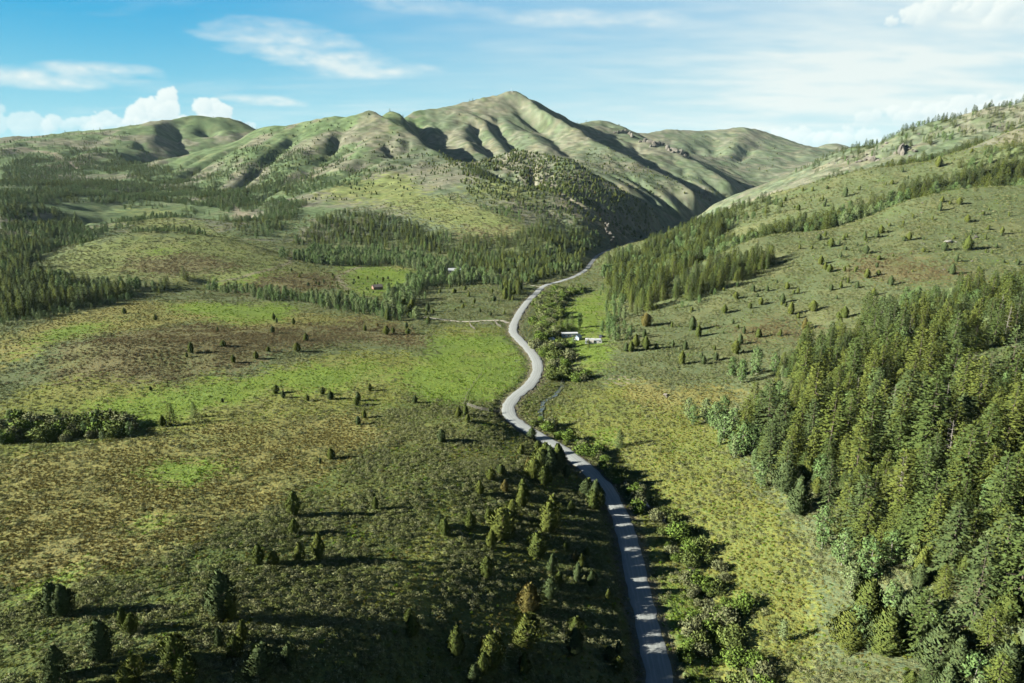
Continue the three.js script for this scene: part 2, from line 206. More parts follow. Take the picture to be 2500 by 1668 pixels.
// Surveyed places, [x, z] in metres (heights come from the terrain).
const SOILS = [
  ["sage",[[65.8,-375.3],[90.4,-453.6],[161,-539.8],[289.8,-730.7],[351,-605.5],[449.3,-613.1],[311.5,-411.3],[204.2,-379.6],[147.5,-330.1],[99.5,-281.9],[66.2,-304]]],
  ["tan",[[-172.1,-211.7],[-132.1,-219],[-98.4,-251],[-60.1,-248.5],[-43.2,-212.3],[-57.2,-179.8],[-65.6,-152.9],[-71.7,-119.7],[-96.5,-112.1]]],
  ["tan",[[-306.2,-394.9],[-313.3,-452.6],[-301.5,-548],[-247.4,-546.7],[-148.7,-478.4],[-80.6,-446.6],[-53.5,-375.9],[-126.9,-405.4],[-211.3,-444.2],[-235.8,-365.9],[-260.4,-332.4]]],
  ["grass",[[-229,-288.7],[-210.5,-305.8],[-165.4,-298],[-130.9,-318.2],[-86.6,-347.2],[-49.8,-348],[-38.5,-310.2],[-48,-256.6],[-81.7,-252.6],[-103.9,-247.7],[-131.1,-222.8],[-175.6,-216.4]]],
  ["lush",[[-168.3,-239.7],[-176.5,-269.3],[-145.6,-298.6],[-119.5,-322],[-104.1,-328.3],[-68.6,-326],[-54.9,-297],[-71.1,-280.6],[-105.4,-292.5],[-126.6,-256.5],[-136.8,-236.3]]],
  ["lush",[[-270,-534.7],[-219,-547.1],[-162,-511.7],[-153.7,-437.5],[-179.2,-444.1],[-236.8,-486.1]]],
  ["lush",[[-263.2,-356.4],[-284.8,-414],[-268.3,-447],[-246.4,-400],[-243.5,-348]]],
  ["brown",[[-233,-321],[-228,-373.2],[-205.1,-430.7],[-159.3,-421.5],[-101.3,-434.3],[-78.3,-375.2],[-124.9,-351.9],[-139.1,-317.5],[-174.2,-295.7],[-208.5,-302.7]]],
  ["brown",[[-116.7,-450.5],[-84.4,-435.6],[-49.4,-393.8],[-52.3,-358.2],[-78.3,-375.2]]],
  ["lush",[[-112.2,-188.2],[-105.5,-201.6],[-89.6,-200.5],[-83.3,-189.8],[-90.9,-176.4],[-103.3,-177.6]]],
  ["lush",[[-90.5,-142.3],[-85.3,-151.1],[-80.9,-147.8],[-81.8,-135]]],
  ["lush",[[-93.7,-114],[-89.8,-126.3],[-84.8,-118.4],[-85,-106.4]]],
  ["grass",[[-27.3,-122.6],[-23.8,-140.9],[-20.2,-163.2],[-13.6,-167.6],[-16.2,-126.8],[-15.5,-112.4],[-21.8,-106]]],
  ["lush",[[-49.9,-397.5],[-21,-425.4],[-4.6,-406.4],[5.6,-335.1],[5.2,-307.1],[-4.7,-277.4],[-20.7,-265.7],[-46.4,-280.1],[-57.2,-310.1],[-44,-358.3]]],
  ["grass",[[-52.8,-421.9],[-39.4,-444.9],[-7.1,-432.1],[-4,-407.2],[-30,-395]]],
  ["lush",[[30.5,-518.9],[85.8,-646.8],[75.6,-515.3],[56.9,-411],[51.5,-344],[43.4,-316.7],[31.1,-308.5],[30.7,-370.6],[30.7,-444.2]]],
  ["grass",[[7.1,-259.1],[30.2,-288.9],[55,-297.4],[98.1,-277.3],[77.9,-257.4],[76.5,-201.3],[75.1,-154.9],[65.8,-121.6],[53.5,-101.6],[34,-109.2],[38.8,-136.2],[35.9,-163.6],[42.4,-198.2],[33.5,-224.9]]],
  ["tan",[[44.7,-269],[57.8,-290.9],[98.8,-279.5],[94.2,-265],[68.6,-262.5]]],
  ["lush",[[29.3,-244.2],[43.1,-237],[37.5,-221],[30.8,-228.6]]],
  ["lush",[[35.7,-135.9],[43,-154],[43.9,-140.1],[36,-113.7],[31.7,-113.7]]],
  ["pasture",[[-442.8,-650.2],[-511,-787.3],[-459.7,-857.2],[-377.9,-855.2],[-277.2,-809.6],[-188.9,-724.1],[-168.6,-660.1],[-218.9,-632.1],[-282.3,-647.2],[-358.6,-634.5]]],
  ["brown",[[-407.5,-717.3],[-404.4,-756.7],[-373.1,-772.9],[-311.3,-765.5],[-286,-724.3],[-305.2,-671.9],[-366.2,-656.5]]],
  ["brown",[[-268.8,-634],[-240.2,-697.1],[-191.2,-715],[-161.4,-630.7],[-198.5,-570.8]]],
  ["lush",[[-429.2,-795.9],[-384.2,-820.2],[-374.7,-798.6],[-413.3,-774.4]]],
  ["lush",[[-282.3,-647.2],[-250.1,-727.1],[-257.5,-779.6],[-240.1,-658.3]]],
  ["pasture",[[-624.2,-1067.1],[-657.4,-1232.6],[-486.8,-1109.4],[-351.5,-959.5],[-282.7,-795.6],[-380.2,-860.9],[-542.2,-1012.1]]],
  ["pasture",[[-725.8,-1273.5],[-715.1,-1346.4],[-627.8,-1340.7],[-580.1,-1288.1],[-663.8,-1245.2]]],
  ["pasture",[[-385.5,-1339.2],[-291.3,-1441.1],[-250.3,-1467],[-137.1,-1252.7],[-17.8,-1129.7],[16.1,-1013.8],[-15.8,-992.2],[-158.3,-1114.9],[-294.3,-1250.3]]],
  ["pasture",[[-77.9,-1318.6],[42.1,-1225.7],[32.9,-1164.2],[-57,-1214.1]]],
  ["pasture",[[-340.8,-1001.2],[-298.2,-1030.6],[-289.4,-998.1],[-327.9,-980.2]]],
  ["pasture",[[-210.7,-853.4],[-114.6,-830.6],[-112.4,-710.6],[-107.2,-558.6],[-126.2,-546.2],[-172.4,-658.3]]],
  ["lush",[[-197.4,-798.4],[-104.4,-754.2],[-111.3,-624.2],[-115.7,-546.7],[-154,-633.8]]],
  ["tan",[[-166.5,-851.3],[-112.9,-817.4],[-134.6,-760.6]]],
  ["brown",[[-83.2,-1052.1],[-9.6,-1013.6],[3.1,-962.9],[-59.9,-992.4]]],
  ["scree",[[-42.2,-1516.4],[14.4,-1559.6],[111.3,-1440.3],[206,-1339.1],[277.8,-1348.5],[200.9,-1193],[153.1,-1183.9],[79.7,-1212.5],[21.8,-1398.3]]],
  ["bare",[[87,-1208.3],[184.3,-1302.6],[245.4,-1314.6],[200.9,-1193],[137.6,-1114.8]]],
  ["brown",[[109.5,-1119.7],[166,-1165.5],[183.5,-1129.7],[139.6,-1070.1]]],
  ["bare",[[-618.9,-1464.7],[-522.8,-1319.6],[-495.5,-1262.5],[-549.7,-1356.6]]],
  ["bare",[[-1326.2,-2079],[-1200.7,-1944],[-1231.2,-1968.4]]],
  ["brown",[[123.9,-388.6],[152.1,-383.2],[162.9,-350.7],[135.4,-326.5],[119.5,-343.7]]],
  ["brown",[[226,-465.3],[279.2,-471.5],[280.1,-403.6],[230.4,-406.6]]],
  ["bare",[[44,-297.4],[50.7,-308.7],[53.1,-298],[49.7,-288.9]]],
];
const STANDS = [
  ["aspen",0.5,[6,11],[[80.2,-226.6],[141.7,-315.8],[290.9,-382.9],[87.4,-100.2],[82.7,-128],[80.9,-198.4]]],
  ["juniper",0.45,[4,8],[[80.2,-226.6],[141.7,-315.8],[290.9,-382.9],[87.4,-100.2],[82.7,-128],[80.9,-198.4]]],
  ["juniper",0.4,[3,5.5],[[9,-168.8],[27.4,-179.6],[27.4,-147.4],[26.8,-128.1],[25.3,-109.5],[12.2,-102.7],[8,-127.2]]],
  ["fir",0.35,[6,11],[[-1723.1,-2391],[-1602.8,-2556.4],[-1343.4,-2511.3],[-1214.6,-2398.6],[-886.6,-1896.4],[-631.1,-1647.9],[-795.9,-1646.5],[-1123.7,-1856.8],[-1320.4,-1810.5]]],
  ["fir",0.5,[6,11],[[-810.2,-1887.2],[-737.7,-1951.1],[-605.3,-1875.5],[-463.8,-1644.8],[-362.1,-1398.9],[-503.5,-1509],[-668.8,-1639.7]]],
  ["fir",2.9,[10,17],[[80.2,-226.6],[109.3,-268.1],[141.7,-315.8],[168.1,-328.6],[188.3,-339.5],[246.1,-369.5],[290.9,-382.9],[344,-396.2],[89,-88.6],[87.4,-100.2],[85.4,-115.5],[82.7,-128],[82.5,-152.6],[83.5,-175.7],[80.9,-198.4]]],
  ["fir",0.9,[8,14],[[79.6,-155.5],[82.2,-128.7],[87.4,-100.2],[89,-88.6],[81.4,-74.6],[63.5,-86.1],[74.2,-111.6],[73.8,-127.6]]],
  ["juniper",1,[4,8],[[79.6,-155.5],[82.2,-128.7],[87.4,-100.2],[89,-88.6],[81.4,-74.6],[63.5,-86.1],[74.2,-111.6],[73.8,-127.6]]],
  ["aspen",1.6,[5,9],[[79.6,-158],[79.9,-140.5],[75.9,-115.1],[83.6,-94.4],[87.1,-85.6],[81.4,-74.6],[63.5,-86.1],[72.9,-112.3],[74.5,-135]]],
  ["aspen",3.6,[7,11],[[71.7,-247.2],[86.1,-250.7],[85.3,-219.3],[80.2,-189.2],[76.4,-193.3],[73.3,-209]]],
  ["aspen",3,[6,10],[[186.8,-349.4],[213,-369],[253,-369.2],[241.8,-341.8],[196.9,-306.5],[177.5,-314.6]]],
  ["aspen",2.2,[5,8],[[95.6,-293.9],[111.6,-295.3],[113.4,-279.3],[101.5,-265.9],[96.5,-278.1]]],
  ["fir",3.2,[11,18],[[98.8,-695.5],[119.3,-825.8],[165.3,-877.5],[213.8,-873.2],[264.3,-899.3],[282.5,-886.8],[233.6,-772],[129.6,-521.2],[101.2,-478],[80.7,-439.8],[80.2,-481.7]]],
  ["fir",3.4,[10,16],[[163.8,-520.2],[195.6,-522],[193.7,-498.3],[161.4,-475.6],[115.4,-448.4],[107.1,-470.1],[138.8,-506]]],
  ["aspen",2.4,[5,9],[[83.6,-629.7],[83.5,-523.4],[75.4,-417.2],[60,-354.8],[56.6,-380.8],[65.7,-478.2]]],
  ["aspen",1.5,[3,5],[[103.3,-459.1],[124,-448.1],[160.7,-473.4],[174.3,-477.8],[155.4,-456.5],[109.5,-435.3]]],
  ["juniper",1.2,[5,9],[[57.9,-356.2],[71.8,-396.4],[82.8,-413.6],[77.1,-358.5],[62.1,-327]]],
  ["fir",2.2,[6,12],[[-166.7,-1074.9],[-79.6,-1002.4],[3.1,-980.8],[44.3,-1079.1],[106.1,-1080.1],[155.4,-1084],[124.2,-996.5],[84.9,-826.2],[39.3,-716.8],[14.8,-652.2],[-3.5,-545.1],[-11.3,-703.2],[-103,-920.5]]],
  ["juniper",1.6,[4,8],[[-8.2,-855],[99.4,-1006.8],[121.8,-976.1],[81,-813],[39,-709.8],[6,-615.9],[-3.4,-522.3],[-10.2,-631.2]]],
  ["fir",2.2,[8,13],[[-322.8,-983.8],[-317.1,-1155.6],[-277.5,-1175.1],[-194.8,-1122.9],[-145.6,-1069.7],[-109.2,-979.3],[-101.3,-904.9],[-201.3,-971.2],[-260.5,-984.3]]],
  ["aspen",3.6,[7,12],[[-273,-796.7],[-277.1,-954.2],[-191.4,-952],[-97.7,-871.2],[-20.4,-702.5],[-2.1,-650.5],[-18.9,-647.7],[-83.1,-737],[-142.4,-806],[-207.4,-777.8]]],
  ["aspen",3.6,[7,12],[[-107.6,-709.1],[-75.3,-754.7],[-19.4,-666],[-48.4,-649.6],[-80.2,-635.3],[-73.2,-521.9],[-89.4,-497.7],[-105,-546.7]]],
  ["aspen",3.4,[6,10],[[-290.4,-636.5],[-241.2,-604.7],[-195.6,-584.8],[-154.6,-546.1],[-148.5,-523.5],[-193.1,-533.9],[-274.9,-609.7]]],
  ["aspen",3.4,[6,11],[[-161.8,-534.1],[-133.7,-547.5],[-98.4,-511.2],[-64.2,-455.2],[-54.2,-433.5],[-67.7,-438.1],[-96.3,-466.7],[-141.1,-496.4]]],
  ["juniper",1.4,[4,7],[[-97.6,-545.4],[-58.3,-481.7],[-50.6,-439.7],[-73.3,-456]]],
  ["fir",3.4,[9,15],[[-482.9,-636.5],[-466.9,-674.4],[-371.2,-600.1],[-343.6,-606.2],[-316.9,-623.7],[-294.1,-645.3],[-312.7,-606.5],[-318.7,-547],[-336.1,-502],[-344.3,-446.3]]],
  ["aspen",3,[4,7],[[-351,-455.4],[-338.5,-505.7],[-325.6,-565.7],[-312.7,-606.5],[-305.3,-535.4],[-320,-476.9],[-331.4,-428.8]]],
  ["fir",3.2,[8,14],[[-878.4,-1190.8],[-817.8,-1209.9],[-724.4,-1163.9],[-597.8,-915.5],[-510.8,-713.2],[-460.2,-664.3],[-482.9,-636.5]]],
  ["aspen",2.2,[6,10],[[-856.1,-1158.7],[-741.3,-1153.9],[-591,-974.5],[-550.4,-800.4],[-515.3,-681.6]]],
  ["fir",0.7,[8,13],[[-796.3,-1298.9],[-740.2,-1396.5],[-563.5,-1287.3],[-439.2,-1130.3],[-338.2,-993],[-390.1,-998.2],[-546.6,-1246.8],[-715.1,-1346.4]]],
  ["aspen",2.2,[6,10],[[-587.7,-917.8],[-622.3,-1051.6],[-671,-1259.8],[-571.6,-1268.2],[-585.5,-1097.5],[-576.6,-960.1],[-501.9,-797.8]]],
  ["aspen",2.6,[6,9],[[-557,-1003.8],[-506,-1030.5],[-384.7,-871.6],[-377.9,-855.2],[-426.4,-867.4],[-464.3,-855.5]]],
  ["aspen",3.2,[6,10],[[-984.5,-1341.2],[-991.1,-1550.3],[-872.4,-1655.2],[-516.6,-1433.5],[-381.2,-1278.3],[-353.7,-1001.9],[-564.2,-1329.2],[-755.1,-1425.9],[-878.4,-1190.8]]],
  ["fir",1.2,[7,12],[[-1158.6,-1583.5],[-1113.2,-1744],[-872.4,-1655.2],[-690.7,-1643.1],[-516.6,-1433.5],[-381.2,-1278.3],[-346.6,-1019.5],[-564.2,-1329.2],[-755.1,-1425.9],[-893.4,-1212.1]]],
  ["fir",1.3,[7,12],[[-1554.1,-2149.7],[-1288.7,-2266.2],[-995.4,-1950.1],[-728.2,-1738.1],[-516.9,-1551.5],[-405.3,-1363.5],[-516.6,-1433.5],[-872.4,-1655.2],[-1041,-1420.4]]],
  ["aspen",1.3,[5,9],[[-1544.4,-2134.6],[-1266.2,-2224.8],[-963,-1883.5],[-702.1,-1673],[-537.7,-1619.2],[-392.7,-1381.5],[-516.6,-1433.5],[-872.4,-1655.2],[-1041,-1420.4]]],
  ["aspen",1.5,[5,9],[[-745.1,-1781.3],[-653.5,-1848.6],[-452,-1766.1],[-289.3,-1479.4],[-384,-1350],[-531.8,-1480.4]]],
  ["aspen",1.6,[6,10],[[-409.6,-1379.3],[-297,-1471],[-266.3,-1564.9],[-229.4,-1579.1],[-269.6,-1472.7],[-324.1,-1385.5]]],
  ["aspen",1.4,[6,10],[[-159.5,-1311.3],[-72.3,-1216.9],[17.6,-1116.8],[16.6,-1051.8],[-68.5,-1147.5]]],
  ["fir",0.7,[6,11],[[-82.3,-1396],[-40.5,-1450.3],[49,-1204.8],[109.5,-1119.7],[105.4,-1071],[44.3,-1079.1],[-34.8,-1238.6]]],
  ["juniper",0.9,[4,7],[[-266.1,-2222.8],[-125.2,-1621.2],[-57.8,-1434.3],[-70.2,-1328.9],[-152,-1586.5]]],
  ["juniper",2.2,[4,7],[[-78,-1482.4],[4.8,-1557.9],[77.5,-1476.6],[128.3,-1431.1],[177,-1386.8],[273.3,-1380],[279.6,-1359.4],[200,-1294],[116.4,-1195.8],[58.3,-1244.4],[4.5,-1443.6]]],
  ["juniper",0.6,[4,6],[[223.2,-2074.7],[327.9,-1928.6],[431.3,-1799],[421.6,-1749.9],[289.4,-1684.4],[179.8,-1874.6]]],
  ["fir",0.6,[6,11],[[523.3,-2189.8],[629,-2179.3],[619.2,-2086.5],[443.7,-1753.6]]],
  ["juniper",0.32,[1.6,4],[[90.4,-453.6],[161,-539.8],[227.2,-572.6],[349.1,-601.7],[445.8,-607.9],[319.5,-422.5],[208.8,-388.7],[151.3,-339.1],[103.3,-293.5],[67.7,-311.4]]],
  ["juniper",0.06,[3,6],[[-381.3,-1339.4],[-289.8,-1433.3],[-135.2,-1234.7],[-17.5,-1109],[3.2,-1010.1],[-117.6,-1061.5],[-243.6,-1192.2]]],
  ["juniper",0.22,[3,6],[[-736.6,-2096.9],[-389.1,-1972.4],[-181.4,-1683.3],[-80.4,-1362.8],[-256.9,-1507.3],[-429.2,-1448.8],[-808.6,-1796.9]]],
  ["juniper",0.03,[3,6],[[-262,-2462.8],[7.7,-2558.2],[208.5,-2199],[318.4,-1944.7],[154.7,-2007.2],[-58.1,-2101.2]]],
  ["juniper",0.07,[4,8],[[395.2,-2879.7],[940.4,-3616.3],[1340.5,-3494.2],[1021.4,-2812.8],[817.1,-2972.4]]],
  ["juniper",0.25,[3,5],[[-88.6,-636.5],[-10.5,-649.2],[-4.6,-464.9],[-53.3,-464.7]]],
  ["juniper",0.5,[2,4],[[-238,-718.2],[-189.6,-708.7],[-143.8,-707.3],[-124.2,-788.2],[-109.6,-571.9],[-185.7,-602.6]]],
  ["juniper",0.012,[2,5],[[-294.1,-378.6],[-287.7,-522],[-78.9,-436.7],[-37.5,-284.9],[-99.6,-254.4],[-187.8,-232.6]]],
  ["juniper",0.14,[2,5],[[-59.8,-146.1],[-22.6,-185.6],[3.4,-192.9],[12.4,-165.2],[7,-126.8],[-13.8,-104.3],[-45.3,-89.1]]],
  ["willow",5.5,[3.5,7],[[11.1,-421],[22.5,-529.9],[37.5,-608.1],[63.9,-636.1],[66.1,-599],[39.6,-528],[29.2,-445.1],[33.1,-369.1],[32,-307.8],[21.3,-301.8],[16.9,-337],[12.6,-379.8]]],
  ["willow",8,[2.8,4.5],[[2.6,-255.3],[11.4,-257.2],[18.9,-239.8],[34.5,-221],[37.2,-200.3],[31.6,-200.5],[23.9,-222.9],[10.6,-237.5]]],
  ["willow",6.5,[2.4,4.8],[[31.3,-214.8],[37.7,-203.6],[44.8,-189.6],[51.8,-175.4],[54.5,-155.1],[52.2,-134.5],[49.8,-127.1],[40,-129],[43.2,-152.2],[39.3,-175.3],[33.2,-184.3]]],
  ["willow",6.5,[2.4,4.8],[[37.3,-130],[47.9,-129.8],[49.2,-122.4],[49.4,-110.7],[52.9,-101.9],[33.3,-109.5]]],
  ["willow",1.5,[2,3],[[12.5,-285.7],[23.4,-302.5],[26.4,-289.9],[13.8,-270.6]]],
  ["willow",9,[4.5,7],[[-192.7,-239.2],[-174.4,-249.2],[-158.2,-250.5],[-144,-241.4],[-136.3,-228.9],[-142.7,-224.2],[-161.1,-221.6],[-178.9,-220.8]]],
  ["aspen",2.5,[5,7.5],[[-193.8,-240.8],[-175.5,-250.7],[-158.8,-251.6],[-144.3,-242.5],[-135.1,-227.8],[-142.1,-223.2],[-160.3,-220.4],[-177.4,-218.9]]],
  ["fir",3.2,[12,18],[[113,-580],[179.8,-605],[245.6,-615],[337.4,-640],[429,-655],[521.1,-655],[612.6,-770],[507.6,-775],[398,-755],[297.5,-745],[226.1,-745],[194.3,-790],[140.2,-770]]],
  ["fir",3,[12,18],[[271.7,-1050],[332.1,-990],[381.4,-955],[487.6,-925],[605.8,-925],[743.8,-935],[875.1,-1100],[720.4,-1100],[579.9,-1100],[451.3,-1130],[356.5,-1200]]],
  ["fir",0.7,[8,14],[[891,-1120],[772.8,-1180],[658.9,-1250],[582.3,-1350],[599,-1500],[647,-1500],[805.1,-1440],[934.5,-1300]]],
  ["fir",1.6,[9,14],[[433.3,-775],[570.6,-760],[620.5,-780],[676.2,-850],[537.1,-820]]],
  ["fir",1.1,[8,13],[[196.8,-800],[278.4,-830],[343.5,-860],[312,-930],[271.6,-1000],[218.1,-1050],[185.1,-950]]],
  ["juniper",1.3,[4,7],[[-64.1,-1180],[46.5,-1120],[113.9,-1080],[199.8,-1180],[306.4,-1390],[279,-1480],[154.5,-1560],[5.2,-1640],[-94.7,-1560],[-99.2,-1350]]],
  ["juniper",0.35,[3,6],[[-714.1,-1500],[-394.6,-1300],[-179.7,-1250],[-95.5,-1300],[-127.8,-1600],[-316.3,-1800],[-698.1,-1900],[-856.9,-1800]]],
  ["juniper",0.12,[3,6],[[79.1,-1650],[332.3,-1600],[467.4,-1900],[301.9,-2100],[91.1,-1900]]],
  ["juniper",0.25,[3,6],[[268.4,-800],[620.5,-780],[708,-890],[407.7,-880],[301.9,-900]]],
];
const SINGLES = {
  juniper: [[-6.1,-181.8,3.5],[-3.4,-185.9,3.3],[-35,-158.1,3.6],[-10.5,-152.9,4.7],[-16.2,-147.4,4.6],[-6,-158.2,4.3],[-2.5,-150.7,8.7],[-4.9,-144.8,5],[0.1,-162.4,5.6],[2.8,-170,7.2],[9.7,-159.9,8.9],[11,-166,7.7],[6.2,-146.1,6.5],[-5.5,-132.4,5.5],[9.4,-141.1,4.7],[13.3,-150.8,3.2],[18.8,-151.7,2.3],[16.9,-146.1,3.6],[18.5,-139.4,4.3],[10.8,-136.7,3.5],[8.5,-131.4,5],[3.6,-124.9,7],[22.1,-135.9,2.7],[3,-114.2,7.6],[13.3,-122.2,3.6],[12.4,-115.1,5.9],[-10.1,-105.5,6.4],[-18.2,-107.1,4.6],[-3.6,-105.6,7.5],[-5.1,-102.6,5.1],[-6.5,-99.6,4.3],[2.3,-105.9,4.7],[19.4,-116,3.2],[21,-114,3],[17.3,-197.8,4.3],[6.8,-192.4,5.2],[11.7,-190.4,2.9],[9,-189.6,3.1],[8,-201.9,5.9],[11.8,-200.5,8.6],[15.7,-204.3,8.2],[23.2,-188.8,5.5],[23.6,-178.9,6.1],[26.6,-184.9,5.8],[16.8,-174.5,3],[-2,-176.6,3.9],[-53.8,-151.8,6.7],[-50.4,-141.1,3.9],[-44.3,-126,4.6],[-41.1,-128.5,6.5],[-77.7,-100,6.3],[-75.5,-99.4,5.9],[-49.4,-100.8,8.9],[-47.8,-100,5.3],[-45.8,-91,3.7],[-42.7,-89.3,4],[-43.3,-93.6,3.8],[-60.1,-84.5,7],[-62.8,-94.7,4.2],[-60.5,-93.1,3.8],[-49.3,-84.5,5.4],[-45.7,-80.3,5.1],[-64.2,-80.8,4.9],[-53.1,-80.6,3.9],[-37.6,-86.2,5.5],[-34.7,-90.2,4.1],[-57,-198.7,3.2],[-61.8,-77.5,4.9],[-52.9,-78.2,4.2],[-277,-476.3,4.7],[-160.3,-447.1,4.9],[-153.7,-434.1,3.7],[-142.2,-393,4.3],[-175.2,-393.8,3],[-152.7,-347.9,3.5],[-165.1,-337.6,6.1],[-165.1,-332.5,2.6],[-139.3,-327,4.2],[-130.6,-334.1,4.2],[-128.1,-345.2,3],[-116.7,-373.4,4.5],[-114,-348.8,5.2],[-103.9,-284.3,4],[-97.9,-276.1,3.9],[-86.2,-271.2,3.1],[-82.2,-280.2,3.6],[-76.8,-273.1,3.8],[-122.8,-273,2],[-131.1,-239.3,4.4],[-57,-198.3,4],[-59.3,-193.9,1.9],[-76.9,-273.1,3.5],[-64.5,-270,4.1],[-63.6,-263.4,3.7],[-56.8,-245.6,3.5],[-57.2,-237.1,3.7],[-63,-286.1,3.6],[-40.2,-266.4,3.3],[-23.8,-214.4,4.7],[-57,-198.3,3.8],[-20.5,-245,4.3],[-18.1,-249.3,4.4],[-16,-230.8,3.5],[3,-210.6,3.9],[-6.4,-181.4,3.5],[-3.4,-186.1,3.3],[-91.1,-410.7,3.9],[-76.1,-400.6,5.7],[-73.1,-407,3.8],[-67.2,-422.4,4.5],[-63.3,-402.5,4.3],[-86.4,-425.7,3],[3.1,-175.3,6.4],[7.3,-233.6,5.1],[8.9,-219.4,3.4],[-84.7,-453.6,8.5],[159.7,-445.7,5.3],[168,-442.6,4.3],[135.1,-455.8,4.3],[145.8,-436.5,4.7],[155.8,-419.1,5.1],[147.1,-413.1,4],[130.9,-410.6,5.9],[114.8,-426.4,3.5],[168.2,-416.1,6.6],[163.9,-391.8,7.7],[176.2,-390.3,6.8],[182.4,-365.1,7],[165,-383.5,3.3],[159.8,-361.3,6.4],[104.3,-383,8.3],[104,-368.6,7.1],[127.5,-363.6,4.5],[131.2,-351.7,5.2],[142,-349.7,3.9],[180.5,-441.5,4.8],[182.9,-429.3,4.2],[200.7,-423,4.2],[214.3,-417.9,4.7],[206.9,-423.6,4.8],[231.5,-411.9,6.3],[213.6,-396.6,5.1],[91,-345.7,5],[82.5,-317.3,7],[92.2,-314.4,4.7],[99.3,-319.3,4.7],[111.2,-326.4,7.3],[118.5,-342,5.9],[254.2,-557.3,5.4],[246,-549.2,5.3],[244.5,-524.2,7],[260.7,-538.8,4],[274.3,-533.7,6],[282.3,-530.9,6.6],[289.8,-539.8,6.1],[295.4,-510.6,6.5],[223.1,-529.8,3.8],[260.4,-516,3.2],[255.9,-493,6.2],[237.1,-491.2,4.8],[220.4,-485.2,7.1],[217.9,-471.7,5.8],[294.2,-450.2,5.4],[318.4,-477.6,10.1],[303,-478.6,6.3],[272.4,-419.1,7.2],[230,-437.9,6.6],[218,-464.9,5.7],[225.9,-460.4,4],[233.5,-458.6,2.9],[355.6,-576,8.2],[376.5,-584.9,6.1],[358.2,-542.8,6.4],[367.3,-593.8,5.4],[363.4,-509.8,6.2],[332.4,-572.9,3.6],[316.5,-557.7,3.5],[340.7,-559.8,3.6],[288.7,-478.9,3.1],[337.8,-861.2,6.1],[366.6,-880.5,5.2],[325.1,-838.4,6.9],[326.3,-790.4,7.5],[325.9,-860.4,5],[350.8,-779.7,5.6],[360.6,-807.1,5.8],[381,-796.8,11.6],[404.4,-813.1,5],[469.2,-844.6,6.3],[502.4,-830,12.7],[66.3,-114.4,8.9],[78.5,-169,11.2],[80.2,-182.6,10.2],[74.2,-100.1,9.4],[74.9,-96.9,8.1],[79,-91.9,7.9],[70.8,-109.8,9.9],[72.8,-121.1,9.6],[76.8,-113,9.9],[85.2,-124.8,7.6],[69.6,-112.1,7.5],[8.9,-195.3,8.6],[11.9,-195.2,9.9],[14.9,-203.8,9.3],[6.6,-189.2,7.2],[11.1,-207.3,7.4],[5,-192.6,5.5],[9.6,-188.1,6.3],[24.9,-185.4,7],[22.5,-187.6,5.5]],
  fir: [[-129.1,-241.3,8.8],[-124.6,-250.8,6.5],[38.9,-228.6,6.9],[298.4,-812,17.1],[309.9,-804.3,13.2],[99.9,-176.9,29.1],[97,-193,27.4],[82,-187.2,17.4],[113.8,-186.6,28.6],[88.8,-220.9,24.6],[102.6,-218.8,28.1],[112.6,-169.8,28.5],[104.2,-143.8,24.4],[84.8,-147.7,20.8],[91.9,-147.2,24.8],[89.8,-131.4,24.7],[123.2,-158,24.6],[99.1,-125,23.7],[163.9,-213.9,27.8],[137.6,-197.2,25.3],[145.6,-233.7,26.7],[127.4,-243.5,25],[143,-252,24],[88.2,-103.2,22.8],[83.1,-105.7,22.4],[85.9,-167.6,16.3],[106.6,-128.9,24.1],[176.1,-263.3,23.6],[169.5,-288.7,22.6],[114.8,-255.7,25.6],[33.8,-409.6,11.2],[38.4,-425.9,11],[30.1,-414.9,9.6],[78.4,-540.1,17.4],[42.5,-366.2,5.1]],
  aspen: [[68.9,-242.8,8.3],[75.2,-235.9,10.9],[77.8,-224,12.3],[76.8,-211,13.6],[75.6,-189,8.8],[81.2,-245.4,9.4],[77.1,-150.7,12],[77.2,-140.9,10.2],[74.5,-130.9,7.9],[78.2,-131.2,11.9],[83.9,-133.7,9.2],[67.8,-115,9.5],[56.8,-122.2,5.3],[75.9,-118.1,8.8],[99.5,-281.9,11.6],[108.8,-290,12.9],[99,-292.4,9.7],[43.6,-427.9,10.5],[59.5,-391.8,10.8],[55.1,-403.9,8.3],[35.2,-373.8,6.7]],
};
